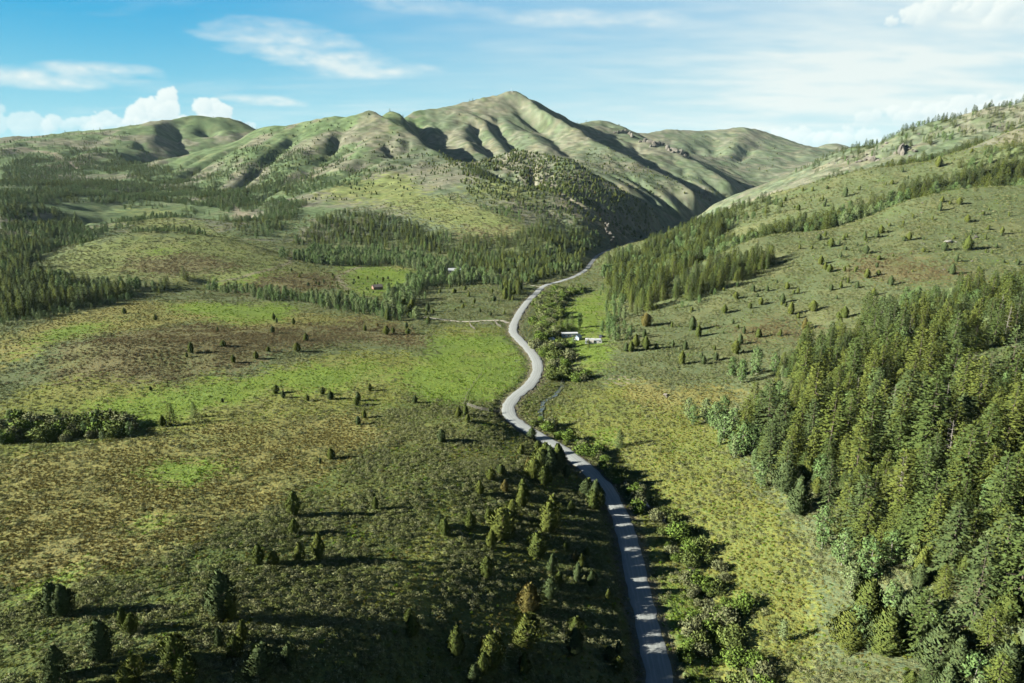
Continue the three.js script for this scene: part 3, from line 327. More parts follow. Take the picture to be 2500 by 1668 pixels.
const PLACES = {
  cabin: [-125.8,-627.9],
  house_roof: [-63.8,-750.8],
  trailer_house: [35,-401.7],
  aframe: [39.1,-391.5],
  rv: [46.6,-376.7],
  car: [52.9,-390.8],
  shed: [23.4,-388.8],
  picnic: [33.7,-441.8],
  ranch_truck: [26.8,-406.6],
  side_road: [[-2.9,-446.3],[-7.4,-454],[-16.4,-454.4],[-28.1,-450.6],[-40.1,-452.4],[-52.9,-461.5],[-61.4,-468.2]],
  fork_road: [[37.6,-668.9],[25.1,-646.5],[12.9,-664.2],[4.4,-676]],
  mound_track: [[-287.5,-639.5],[-268.4,-654.6],[-254.6,-687.7],[-252.9,-735.6],[-253.1,-768.7],[-264.2,-813.8],[-296.3,-907.1],[-317,-928.2]],
  cabin_track: [[-148,-608.4],[-167.9,-665.9],[-179.8,-698.6],[-180.9,-749.7],[-175.7,-792.7]],
  valley_track: [[-623.5,-1464.8],[-582.5,-1407.6],[-549.6,-1367.2],[-497.8,-1268.6],[-471.3,-1245.2]],
  hill_track: [[-1514.1,-2208.8],[-1423.5,-2170.1],[-1326.2,-2079],[-1262.1,-2010.9],[-1200.7,-1944]],
  log_fence: [[-18.5,-264.7],[-14.1,-260.2],[-9.7,-258.9],[-4.4,-261.1]],
  corral_a: [[-28,-438.9],[-26.2,-428.1],[-23.4,-418.6]],
  corral_b: [[-21.8,-441.5],[-13,-439]],
  corral_c: [[-11.9,-451.4],[-9.4,-435],[-7.1,-429.2]],
  pole_fence: [[-31.3,-412.7],[-20.2,-408.4],[-9.5,-413.3]],
  roadside_rail: [[15.5,-383.9],[17.9,-368.9],[19.6,-355.7]],
  meadow_fence: [[-19.8,-267.3],[-19.6,-282],[-17.4,-297],[-14.6,-310.5]],
  rock_tall: [680.9,-1237.8],
  rock_mid: [651.4,-1278.7],
  rock_low: [636.2,-1286.9],
  slab: [316.7,-496.8],
  slab2: [314.2,-506.7],
  boulder: [65.8,-276.6],
  boulder2: [341.6,-504.7],
  pinnacle: [554.3,-1988],
  pinnacle2: [574.8,-2024.6],
  crag: [[429.1,-2762.8],[450.8,-2677.4],[492.3,-2547.2],[518.4,-2519.3],[542.7,-2486.3],[564.2,-2443.9],[586.2,-2432.4]],
  outcrop: [[157.4,-1130.3],[158,-1106.1],[160.4,-1095.3],[151.8,-1113.5]],
  mast: [-3.1,-2594.8],
};
const SKYLINE_TREES = [[-391.6,-2304.7],[-346.2,-2277.8],[-152.1,-2594],[-141.2,-2595],[245.7,-2687.8],[280.7,-2915.9],[304.4,-2939.7],[740.5,-3671.5],[774.9,-3676.3],[819,-3673.8],[854.3,-3680.7],[-1010.3,-2738.3],[-995.5,-2741.5],[-764.4,-2139.5],[-1035.3,-2740.4],[-1059.2,-2739.5],[-1142.7,-2743.2],[-1399.2,-2621.8],[-1390.5,-2651.8],[-1484.5,-2571.9],[-1527.2,-2604.1],[-1585.5,-2608.1],[-1621,-2587.1],[700.9,-1408.6],[711.6,-1396],[730.3,-1385.4],[734.4,-1371.1],[750.4,-1358],[759.8,-1346.1],[771.2,-1338.7],[782.9,-1332.3],[793.8,-1324.2],[811.3,-1314.4],[825.6,-1307.3],[838.3,-1297.4],[851.8,-1284],[862.1,-1265.5],[877.1,-1254.9]];
// ---------------------------------------------------------------- terrain heights
// The relief lies on a grid of rays and rings (fine near the middle, coarse far out); the lines above are held and the
// rest is stretched between them like a membrane, then rounded and roughened.
const TH0 = 0.96, STEP = 0.0046, NT = Math.round(2 * TH0 / STEP) + 1, R0 = 45, R1 = 7000, NR = Math.round(Math.log(R1 / R0) / STEP) + 1;
function solveRelief() {
  let levels = [], nt = NT, nr = NR, sum = new Float32Array(nt * nr), cnt = new Float32Array(nt * nr);
  for (const line of [ROAD_LINE, ...RELIEF]) for (let k = 0; k < line.length - 1; k++) {
    const [ax, az, ay] = line[k], [bx, bz, by] = line[k + 1], len = Math.hypot(bx - ax, bz - az), far = Math.min(Math.hypot(ax, az), Math.hypot(bx, bz)), n = Math.ceil(len / Math.max(0.15, far * STEP * 0.5)) + 1;
    for (let i = 0; i <= n; i++) {
      const t = i / n, x = mix(ax, bx, t), z = mix(az, bz, t), u = Math.round((Math.atan2(x, -z) + TH0) / STEP), v = Math.round(Math.log(Math.hypot(x, z) / R0) / STEP);
      if (u < 0 || u >= nt || v < 0 || v >= nr) continue;
      sum[v * nt + u] += mix(ay, by, t); cnt[v * nt + u] += 1;
    }
  }
  levels.push({ nt, nr, sum, cnt });
  while (Math.min(nt, nr) > 12) {
    const L = levels[levels.length - 1], mt = (nt + 1) >> 1, mr = (nr + 1) >> 1, s = new Float32Array(mt * mr), c = new Float32Array(mt * mr);
    for (let v = 0; v < nr; v++) for (let u = 0; u < nt; u++) { const i = v * nt + u, j = (v >> 1) * mt + (u >> 1); if (L.cnt[i]) { s[j] += L.sum[i] / L.cnt[i]; c[j] += 1; } }
    nt = mt; nr = mr; levels.push({ nt, nr, sum: s, cnt: c });
  }
  let h = null;
  for (let l = levels.length - 1; l >= 0; l--) {
    const { nt, nr, sum, cnt } = levels[l], g = new Float32Array(nt * nr);
    if (h) { const m = levels[l + 1].nt, q = levels[l + 1].nr; for (let v = 0; v < nr; v++) for (let u = 0; u < nt; u++) { const a = clamp(u / 2 - 0.25, 0, m - 1.001), b = clamp(v / 2 - 0.25, 0, q - 1.001), ia = a | 0, ib = b | 0, fa = a - ia, fb = b - ib; g[v * nt + u] = mix(mix(h[ib * m + ia], h[ib * m + ia + 1], fa), mix(h[(ib + 1) * m + ia], h[(ib + 1) * m + ia + 1], fa), fb); } }
    for (let i = 0; i < g.length; i++) if (cnt[i]) g[i] = sum[i] / cnt[i];
    const w = 1.75, rounds = l === levels.length - 1 ? 600 : l > 1 ? 140 : 46;
    for (let k = 0; k < rounds; k++) for (let par = 0; par < 2; par++) for (let v = 0; v < nr; v++) for (let u = (v + par) & 1; u < nt; u += 2) {
      const i = v * nt + u;
      if (cnt[i]) continue;
      const m = (g[u > 0 ? i - 1 : i + 1] + g[u < nt - 1 ? i + 1 : i - 1] + g[v > 0 ? i - nt : i + nt] + g[v < nr - 1 ? i + nt : i - nt]) / 4;
      g[i] += w * (m - g[i]);
    }
    h = g;
  }
  for (let k = 0; k < 5; k++) {                        // round the crests and gullies
    const g = new Float32Array(h);
    for (let v = 1; v < NR - 1; v++) for (let u = 1; u < NT - 1; u++) { const i = v * NT + u; const w = k > 1 && v > 720 ? 0.12 : 0.5; g[i] = h[i] * (1 - w) + w * 0.25 * (h[i - 1] + h[i + 1] + h[i - NT] + h[i + NT]); }
    h = g;
  }
  return h;
}
const ROAD_HALF = 2.65;
const roadSamples = (() => {                           // smooth centre line, a point every metre or two
  const c = new THREE.CatmullRomCurve3(ROAD_LINE.map(([x, z, y]) => new THREE.Vector3(x, y, z)), false, 'centripetal');
  return c.getSpacedPoints(900);
})();
const trackLine = (pts) => new THREE.CatmullRomCurve3(pts.map(([x, z]) => new THREE.Vector3(x, 0, z)), false, 'centripetal');
const nearLine = (samples, cell) => { const m = new Map(); for (const p of samples) { const k = Math.floor(p.x / cell) + ',' + Math.floor(p.z / cell); if (!m.has(k)) m.set(k, []); m.get(k).push(p); } return (x, z) => { let best = 1e9, at = null; const i = Math.floor(x / cell), j = Math.floor(z / cell); for (let a = i - 1; a <= i + 1; a++) for (let b = j - 1; b <= j + 1; b++) for (const p of m.get(a + ',' + b) ?? []) { const d = Math.hypot(p.x - x, p.z - z); if (d < best) { best = d; at = p; } } return [best, at]; }; };
const toRoad = nearLine(roadSamples, 14);
const relief = solveRelief();
const ringOf = (v) => R0 * Math.exp(v * STEP);
for (let v = 0; v < NR; v++) for (let u = 0; u < NT; u++) {
  const r = ringOf(v), th = u * STEP - TH0, x = r * Math.sin(th), z = -r * Math.cos(th), i = v * NT + u, far = smooth(700, 1500, r), h0 = relief[i];
  relief[i] = h0 + far * smooth(10, 110, h0) * ((fbm(x / 170 + 5, z / 170 + 9, 3) - 0.5) * 22 + (fbm(x / 55, z / 55, 3) - 0.5) * 15) + (1 - far) * ((fbm(x / 34 + 2, z / 34, 3) - 0.5) * 2.2 * smooth(-4, 8, h0) + (fbm(x / 7, z / 7, 2) - 0.5) * 0.5);
}
// running water cuts branching gullies into the steep far slopes
function erode(depth, low, high, widen) {
  const n = NT * NR, order = new Uint32Array(n), flow = new Float32Array(n).fill(1), cut = new Float32Array(n), first = Math.round(Math.log(800 / R0) / STEP), steps = [-1, 1, -NT, NT, -NT - 1, -NT + 1, NT - 1, NT + 1];
  for (let i = 0; i < n; i++) order[i] = i;
  const list = order.subarray(first * NT).slice().sort((a, b) => relief[b] - relief[a]);
  for (const i of list) {
    const u = i % NT, v = (i / NT) | 0;
    if (u < 1 || u > NT - 2 || v < 1 || v > NR - 2) continue;
    let best = 0, to = -1;
    const cell = ringOf(v) * STEP;
    for (let k = 0; k < 8; k++) { const s = (relief[i] - relief[i + steps[k]]) / (k < 4 ? cell : cell * 1.414); if (s > best) { best = s; to = i + steps[k]; } }
    if (to >= 0) flow[to] += flow[i];
    cut[i] = depth * smooth(low, high, Math.log2(flow[i])) * smooth(0.17, 0.45, best) * smooth(850, 1400, ringOf(v));
  }
  for (let k = 0; k < widen; k++) { const g = new Float32Array(cut); for (let v = 1; v < NR - 1; v++) for (let u = 1; u < NT - 1; u++) { const i = v * NT + u; g[i] = Math.max(cut[i] * 0.8, (cut[i] * 2 + cut[i - 1] + cut[i + 1] + cut[i - NT] + cut[i + NT]) / 6); } cut.set(g); }
  for (let i = 0; i < n; i++) relief[i] -= cut[i];
}
erode(20, 4, 9, 5); erode(11, 3.5, 8, 3); erode(6, 3, 7, 1);
for (let v = 0; v < NR; v++) for (let u = 0; u < NT; u++) {
  const r = ringOf(v), th = u * STEP - TH0, x = r * Math.sin(th), z = -r * Math.cos(th), i = v * NT + u, far = smooth(700, 1500, r);
  let h = relief[i] + far * (hash2(u * 3 + 1, v * 7 + 2) - 0.5) * 2.0 * r / 2000;
  if (r < 1300) { const [d, p] = toRoad(x, z); if (p && d < 12) h = mix(p.y - 0.12, h, smooth(ROAD_HALF + 0.8, ROAD_HALF + 4.5, d)) - 0.45 * smooth(ROAD_HALF + 0.2, ROAD_HALF + 1.4, d) * (1 - smooth(ROAD_HALF + 1.6, ROAD_HALF + 4, d)); }
  relief[i] = h;
}
function groundY(x, z) {
  const a = clamp((Math.atan2(x, -z) + TH0) / STEP, 0, NT - 1.001), b = clamp(Math.log(Math.max(Math.hypot(x, z), R0) / R0) / STEP, 0, NR - 1.001), i = a | 0, j = b | 0, f = a - i, g = b - j, k = j * NT + i;
  return mix(mix(relief[k], relief[k + 1], f), mix(relief[k + NT], relief[k + NT + 1], f), g);
}
// ---------------------------------------------------------------- naming
const taken = new Map();
const numbered = (name) => { const n = taken.get(name) ?? 0; taken.set(name, n + 1); return n ? name + '_' + String(n).padStart(3, '0') : name; };
const shade = (o) => { o.castShadow = o.receiveShadow = true; return o; };
const part = (name, geometry, material, parent) => { const m = shade(new THREE.Mesh(geometry, material)); m.name = name; parent.add(m); return m; };
const thing = (name, label, category, group, x = 0, y = 0, z = 0, turn = 0) => { const g = new THREE.Group(); g.name = numbered(name); g.position.set(x, y, z); g.rotation.y = turn; g.userData = { label, category }; if (group) g.userData.group = group; scene.add(g); return g; };
const structure = (name, geometry, material) => { const m = part(numbered(name), geometry, material, scene); m.userData.kind = 'structure'; return m; };
const rgb = (r, g, b) => new THREE.Color().setRGB(r, g, b);

// ---------------------------------------------------------------- soil and plant cover of the ground
const COVER = { lush: [0.062, 0.088, 0.018], grass: [0.073, 0.081, 0.023], pasture: [0.074, 0.086, 0.034], tan: [0.086, 0.083, 0.030], sage: [0.050, 0.061, 0.030], spur: [0.042, 0.051, 0.017], brown: [0.060, 0.057, 0.029], bare: [0.12, 0.105, 0.08], scree: [0.095, 0.091, 0.070], hill: [0.054, 0.067, 0.044], dry: [0.078, 0.074, 0.057], soil: [0.072, 0.062, 0.046] };
const boxed = (poly) => ({ poly, x0: Math.min(...poly.map((p) => p[0])), x1: Math.max(...poly.map((p) => p[0])), z0: Math.min(...poly.map((p) => p[1])), z1: Math.max(...poly.map((p) => p[1])) });
function inside(b, x, z) {
  if (x < b.x0 || x > b.x1 || z < b.z0 || z > b.z1) return false;
  let c = false;
  const p = b.poly;
  for (let i = 0, j = p.length - 1; i < p.length; j = i++) if ((p[i][1] > z) !== (p[j][1] > z) && x < (p[j][0] - p[i][0]) * (z - p[i][1]) / (p[j][1] - p[i][1]) + p[i][0]) c = !c;
  return c;
}
const soils = SOILS.map(([kind, poly]) => ({ kind, ...boxed(poly) })), stands = STANDS.map(([kind, density, height, poly]) => ({ kind, density, height, ...boxed(poly) }));
function coverAt(x, z) {
  const r = Math.hypot(x, z), k = r * 0.035, a = x + (fbm(x / (k * 2.2) + 40, z / (k * 2.2), 3) - 0.5) * k * 2 + (hash2(x * 9, z * 9) - 0.5) * k * 1.3, b = z + (fbm(x / (k * 2.2) - 20, z / (k * 2.2) + 60, 3) - 0.5) * k * 2.6 + (hash2(x * 9 + 5, z * 9 + 3) - 0.5) * k * 1.8;
  let kind = null;
  for (const s of soils) if (inside(s, a, b)) kind = s.kind;
  return kind;
}
const roadside = [trackLine(PLACES.side_road), trackLine(PLACES.fork_road), trackLine(PLACES.mound_track), trackLine(PLACES.cabin_track), trackLine(PLACES.valley_track), trackLine(PLACES.hill_track)];
function groundColor(x, z, r, y, kind) {
  let c;
  const n1 = fbm(x / 90 + 3, z / 90 + 8, 4), n2 = fbm(x / 12 + 1, z / 12, 3), n3 = hash2(x * 3.1, z * 3.1);
  if (kind) c = [...COVER[kind]];
  else if (r > 1050) {
    c = [...COVER.hill];
    const t = smooth(0.40, 0.62, n1 + (n2 - 0.5) * 0.35);
    for (let i = 0; i < 3; i++) c[i] = mix(c[i], COVER.dry[i], t * 0.75);
    if (x < -300 && n1 < 0.56) for (let i = 0; i < 3; i++) c[i] = mix(c[i], [0.040, 0.064, 0.026][i], 0.6);
  } else {
    c = r < 330 && x < 40 ? [...COVER.spur] : [...COVER.sage];
  }
  // stands of seeding grass and of broad-leaved herbs, scattered through every cover
  const p = fbm(x / 22 + 70, z / 22 - 30, 4), q = fbm(x / 5 - 8, z / 5 + 3, 3), seeding = smooth(0.52, 0.75, p) * 0.3, herbs = smooth(0.48, 0.25, p) * 0.3;
  for (let i = 0; i < 3; i++) c[i] = mix(mix(c[i], [0.086, 0.080, 0.036][i], seeding), [0.046, 0.066, 0.022][i], herbs);
  const far = smooth(700, 1500, r), v = 0.86 + 0.24 * q + (n3 - 0.5) * mix(0.22, 0.7, far);
  const scrub = far * smooth(0.52, 0.75, fbm(x / 26 + 4, z / 26 - 7, 3)) * 0.55;       // darker low shrubs on the hills
  for (let i = 0; i < 3; i++) c[i] = mix(c[i], [0.026, 0.042, 0.018][i], scrub);
  return c.map((k) => k * v);
}
// a tile of plant litter, tufts and bare specks
const GROUND_TILE = 36, TILE_MEAN = 0.6;
function tileNoise(x, y, period) { const ix = Math.floor(x), iy = Math.floor(y), fx = x - ix, fy = y - iy, u = fx * fx * (3 - 2 * fx), v = fy * fy * (3 - 2 * fy), m = (a) => ((a % period) + period) % period, h = (a, b) => hash2(m(a) + period * 7, m(b) + period * 3); return mix(mix(h(ix, iy), h(ix + 1, iy), u), mix(h(ix, iy + 1), h(ix + 1, iy + 1), u), v); }
function groundTextures() {
  const n = 1024, color = new Uint8Array(n * n * 4), relief8 = new Uint8Array(n * n * 4);
  for (let y = 0; y < n; y++) for (let x = 0; x < n; x++) {
    const u = x / n, v = y / n, a = tileNoise(u * 28, v * 28, 28), b = tileNoise(u * 64, v * 64, 64), c = tileNoise(u * 140, v * 140, 140), d = tileNoise(u * 320, v * 320, 320), e = tileNoise(u * 90 + 9, v * 90, 90);
    const tuft = smooth(0.5, 0.85, b * 0.6 + c * 0.45), k = TILE_MEAN * (0.62 + 0.25 * a + 0.28 * c + 0.26 * d), o = (y * n + x) * 4, warm = (e - 0.5) * 0.26;
    color[o] = clamp(k * (1 + warm) * (1 - tuft * 0.16), 0, 1) * 255; color[o + 1] = clamp(k * (1 - tuft * 0.04), 0, 1) * 255; color[o + 2] = clamp(k * (1 - warm) * (1 + tuft * 0.1), 0, 1) * 255; color[o + 3] = 255;
    const h = clamp(0.3 * a + 0.35 * b + 0.25 * c + 0.1 * d, 0, 1) * 255; relief8[o] = relief8[o + 1] = relief8[o + 2] = h; relief8[o + 3] = 255;
  }
  return [color, relief8].map((d) => { const t = new THREE.DataTexture(d, n, n); t.wrapS = t.wrapT = THREE.RepeatWrapping; t.magFilter = THREE.LinearFilter; t.needsUpdate = true; return t; });
}
{
  const pos = new Float32Array(NT * NR * 3), col = new Float32Array(NT * NR * 3), uv = new Float32Array(NT * NR * 2), idx = new Uint32Array((NT - 1) * (NR - 1) * 6);
  const tracks = roadside.map((c) => nearLine(c.getSpacedPoints(Math.ceil(c.getLength() / 2)), 12));
  for (let v = 0; v < NR; v++) for (let u = 0; u < NT; u++) {
    const r = R0 * Math.exp(v * STEP), th = u * STEP - TH0, i = v * NT + u, x = r * Math.sin(th), z = -r * Math.cos(th), y = relief[i];
    pos.set([x, y, z], i * 3);
    uv.set([x / GROUND_TILE, z / GROUND_TILE], i * 2);
    let kind = coverAt(x, z);
    let c = groundColor(x, z, r, y, kind);
    if (r < 1300) { const [d] = toRoad(x, z), w = (1 - smooth(ROAD_HALF + 1, ROAD_HALF + 2.2 + 3 * noise(x / 6, z / 6), d)); if (w > 0) c = c.map((k, q) => mix(k, COVER.soil[q], w * 0.8)); }
    for (let t = 2; t < tracks.length; t++) { const [d] = tracks[t](x, z), w = 1 - smooth(1.2, Math.max(2.6, r * 0.006), d); if (w > 0) c = c.map((k, q) => mix(k, COVER.bare[q] * 0.8, w * 0.85)); }
    col.set(c.map((k) => k / (TILE_MEAN * 1.02)), i * 3);
  }
  let o = 0;
  for (let v = 0; v < NR - 1; v++) for (let u = 0; u < NT - 1; u++) { const i = v * NT + u; idx.set([i, i + 1, i + NT, i + 1, i + NT + 1, i + NT], o); o += 6; }
  const g = new THREE.BufferGeometry();
  g.setAttribute('position', new THREE.BufferAttribute(pos, 3)); g.setAttribute('color', new THREE.BufferAttribute(col, 3)); g.setAttribute('uv', new THREE.BufferAttribute(uv, 2)); g.setIndex(new THREE.BufferAttribute(idx, 1)); g.computeVertexNormals();
  const [map, bumpMap] = groundTextures();
  structure('terrain', g, new THREE.MeshPhysicalMaterial({ map, bumpMap, bumpScale: 0.42, vertexColors: true, roughness: 1, specularIntensity: 0.04 }));
}
// ---------------------------------------------------------------- roads and creek: strips laid on the ground
function ribbon(points, half, lift, tile, across = 6) {
  const pos = [], uv = [], idx = [];
  let s = 0;
  points.forEach((p, k) => {
    const a = points[Math.max(k - 1, 0)], b = points[Math.min(k + 1, points.length - 1)], dx = b.x - a.x, dz = b.z - a.z, l = Math.hypot(dx, dz) || 1;
    if (k) s += Math.hypot(p.x - points[k - 1].x, p.z - points[k - 1].z);
    for (let j = 0; j <= across; j++) {
      const t = j / across * 2 - 1, edge = Math.abs(t) > 0.99 ? 1 + (noise(s * 0.35 + (t > 0 ? 50 : 0), 3) - 0.5) * 0.24 : 1, x = p.x - dz / l * half * t * edge, z = p.z + dx / l * half * t * edge;
      pos.push(x, lift(p, x, z, t), z); uv.push(j / across, s / tile);
      if (k && j) { const i = pos.length / 3 - 1, w = across + 1; idx.push(i - w - 1, i - w, i, i - w - 1, i, i - 1); }
    }
  });
  const g = new THREE.BufferGeometry();
  g.setAttribute('position', new THREE.Float32BufferAttribute(pos, 3)); g.setAttribute('uv', new THREE.Float32BufferAttribute(uv, 2)); g.setIndex(idx); g.computeVertexNormals();
  if (g.attributes.normal.getY(0) < 0) { g.setIndex(idx.map((_, q) => idx[q - q % 3 + 2 - q % 3])); g.computeVertexNormals(); }
  return g;
}
function gravelTexture(r, g, b, rut) {
  const w = 256, h = 1024, d = new Uint8Array(w * h * 4);
  for (let y = 0; y < h; y++) for (let x = 0; x < w; x++) {
    const u = x / w, n = tileNoise(x / 3, y / 3, 1024), m = tileNoise(x / 26, y / 64, 16), l = tileNoise(x / 5, y / 128, 8), track = Math.max(0, 1 - Math.min(...[0.2, 0.36, 0.62, 0.78].map((t) => Math.abs(u - t + (m - 0.5) * 0.05))) / 0.06), k = (0.8 + 0.16 * n + 0.14 * (m - 0.5) + 0.14 * (l - 0.5)) * (1 + rut * (track - 0.4)), o = (y * w + x) * 4;
    d[o] = clamp(r * k, 0, 1) * 255; d[o + 1] = clamp(g * k, 0, 1) * 255; d[o + 2] = clamp(b * k, 0, 1) * 255; d[o + 3] = 255;
  }
  const t = new THREE.DataTexture(d, w, h); t.wrapS = t.wrapT = THREE.RepeatWrapping; t.magFilter = THREE.LinearFilter; t.needsUpdate = true;
  return t;
}
structure('gravel_road', ribbon(roadSamples, ROAD_HALF, (p, x, z, t) => p.y + 0.1 * (1 - t * t) + 0.02 - (Math.abs(t) > 0.99 ? 0.1 : 0), 24, 10), new THREE.MeshStandardMaterial({ map: gravelTexture(0.114, 0.127, 0.130, 0.2), roughness: 1 }));
const dirt = new THREE.MeshStandardMaterial({ map: gravelTexture(0.14, 0.13, 0.105, 0.1), roughness: 1 });
for (let k = 0; k < 2; k++) structure('gravel_lane', ribbon(roadside[k].getSpacedPoints(60), 1.7, (p, x, z, t) => groundY(x, z) + 0.14 - 0.1 * t * t, 12, 4), dirt);
{
  const line = [[52, -100], [48, -118], [46, -150], [45, -172], [37.4, -200], [24, -231], [13, -250], [15, -275], [24, -301], [20.5, -334], [15, -372], [19, -430]];
  const c = trackLine(line).getSpacedPoints(240);
  for (const p of c) { p.x += (fbm(p.z / 14, 3) - 0.5) * 7; p.z += (fbm(p.x / 9, p.z / 14) - 0.5) * 5; }
  structure('creek', ribbon(c, 0.9, (p, x, z) => groundY(p.x, p.z) + 0.1, 6, 2), new THREE.MeshStandardMaterial({ color: rgb(0.03, 0.035, 0.025), roughness: 0.12 }));
}
// ---------------------------------------------------------------- plants: crowns of many small leaf sprays
class Leaves {
  constructor(seed) { this.p = []; this.n = []; this.c = []; this.rnd = rng(seed); }
  // one spray: a folded blade from a along d, w wide, lying like a shingle with its face turned to o
  spray(ax, ay, az, dx, dy, dz, w, ox, oy, oz, vary = 0.2) {
    const r = this.rnd, l = Math.hypot(dx, dy, dz) || 1, ux = ox + (r() - 0.5) * 0.9, uy = oy + (r() - 0.5) * 0.9, uz = oz + (r() - 0.5) * 0.9;
    let sx = dy * uz - dz * uy, sy = dz * ux - dx * uz, sz = dx * uy - dy * ux; const q = Math.hypot(sx, sy, sz) || 1; sx *= w / q; sy *= w / q; sz *= w / q;
    let fx = sy * dz - sz * dy, fy = sz * dx - sx * dz, fz = sx * dy - sy * dx; const f = Math.hypot(fx, fy, fz) || 1, sg = fx * ox + fy * oy + fz * oz < 0 ? -1 : 1;
    fx *= sg / f; fy *= sg / f; fz *= sg / f;
    const m = 0.35 + 0.25 * r(), lift = 0.1 * l, B = [ax + dx * m + sx + fx * -lift, ay + dy * m + sy + fy * -lift, az + dz * m + sz + fz * -lift], A = [ax, ay, az], C = [ax + dx, ay + dy, az + dz], D = [ax + dx * m - sx + fx * -lift, ay + dy * m - sy + fy * -lift, az + dz * m - sz + fz * -lift];
    if (sg > 0) this.p.push(...A, ...C, ...D, ...A, ...B, ...C); else this.p.push(...A, ...D, ...C, ...A, ...C, ...B);
    const k = 1 - vary + 2 * vary * r(), h = (r() - 0.5) * 0.14, ol = Math.hypot(ox, oy, oz) || 1, nx = fx + ox / ol, ny = fy + oy / ol, nz = fz + oz / ol, nl = Math.hypot(nx, ny, nz) || 1;
    for (let i = 0; i < 6; i++) { this.c.push(k * (1 + h), k, k * (1 - h)); this.n.push(nx / nl, ny / nl, nz / nl); }
  }
  build() { const g = new THREE.BufferGeometry(); g.setAttribute('position', new THREE.Float32BufferAttribute(this.p, 3)); g.setAttribute('normal', new THREE.Float32BufferAttribute(this.n, 3)); g.setAttribute('color', new THREE.Float32BufferAttribute(this.c, 3)); return g; }
}
function trunkGeometry(height, r0, r1, lean, seed, limbs = []) {
  const path = [], rnd = rng(seed), n = 5, parts = [];
  for (let i = 0; i <= n; i++) path.push(new THREE.Vector3(lean * (i / n) ** 2 * height + (rnd() - 0.5) * r0 * 0.6 * (i ? 1 : 0), (i / n) * height - (i ? 0 : 0.5), (rnd() - 0.5) * r0 * 0.6 * (i ? 1 : 0)));
  const tube = (pts, a, b, seg, side) => { const c = new THREE.CatmullRomCurve3(pts), g = new THREE.TubeGeometry(c, seg, 1, side, false), p = g.attributes.position; for (let i = 0; i <= seg; i++) { const o = c.getPointAt(i / seg), k = mix(a, b, i / seg); for (let j = 0; j <= side; j++) { const q = i * (side + 1) + j; p.setXYZ(q, o.x + (p.getX(q) - o.x) * k, o.y + (p.getY(q) - o.y) * k, o.z + (p.getZ(q) - o.z) * k); } } g.computeVertexNormals(); return g; };
  parts.push(tube(path, r0, r1, 6, 6));
  for (const [t, ang, len, up] of limbs) { const b = new THREE.CatmullRomCurve3(path).getPoint(t), d = new THREE.Vector3(Math.cos(ang), up, Math.sin(ang)).multiplyScalar(len); parts.push(tube([b, b.clone().addScaledVector(d, 0.5).add(new THREE.Vector3(0, -0.05 * len, 0)), b.clone().add(d)], r0 * 0.45 * (1 - t * 0.6), r0 * 0.1, 4, 4)); }
  return mergeGeometries(parts);
}
// each maker returns { trunk, crown, height } at real size
function makeFir(seed, H = 15, R = 2.9, open = 0) {
  const L = new Leaves(seed), r = L.rnd, rings = 30, limbs = [], wob = [r() * 6, r() * 6, r() * 6];
  for (let k = 0; k < rings; k++) {
    const t = 0.05 + 0.93 * (k / (rings - 1)) ** 0.92, y = t * H, rad = R * (Math.pow(1 - t, 0.68) * 0.98 + 0.03) * (t < 0.16 ? 0.75 + 1.6 * t : 1) * (0.84 + 0.32 * r()), m = Math.max(5, Math.round((11 - open) * Math.sqrt(rad / R) + r() * 2));
    for (let b = 0; b < m; b++) {
      const a = (b + r() * 0.8) / m * 6.283 + k * 2.4, len = rad * (0.78 + 0.34 * r()) * (1 + 0.15 * Math.sin(a * 2 + wob[0]) + 0.1 * Math.sin(a * 3 + t * 9 + wob[1])), ca = Math.cos(a), sa = Math.sin(a), droop = mix(0.5, -0.35, t);
      if (k % 5 === 0 && b % 3 === 0) limbs.push([t, a, len * 0.75, -droop * 0.4]);
      const steps = 2 + Math.round(len * 1.35);
      for (let s = 0; s < steps; s++) {
        const f = 0.25 + 0.75 * (s + 0.2 + 0.7 * r()) / steps, x = ca * len * f, z = sa * len * f, yy = y - droop * len * f * 0.75 + 0.2 * len * f * f, out = 0.42 + 0.36 * r(), side = (r() - 0.5) * 1.7;
        L.spray(x, yy, z, (ca * 0.9 - sa * side) * out, (-0.34 + (r() - 0.5) * 0.5 + 0.5 * t) * out, (sa * 0.9 + ca * side) * out, 0.15 + 0.12 * r(), ca * 0.75, 0.7, sa * 0.75, 0.17);
      }
    }
  }
  for (let i = 0; i < 12; i++) { const a = i * 2.4; L.spray(0, H * (0.94 + 0.04 * i / 12), 0, Math.cos(a) * 0.26, 0.5, Math.sin(a) * 0.26, 0.12, Math.cos(a), 0.3, Math.sin(a)); }
  return { trunk: trunkGeometry(H * 0.96, H * 0.012, 0.02, (r() - 0.5) * 0.03, seed + 3, limbs.slice(0, 22)), crown: L.build(), height: H };
}
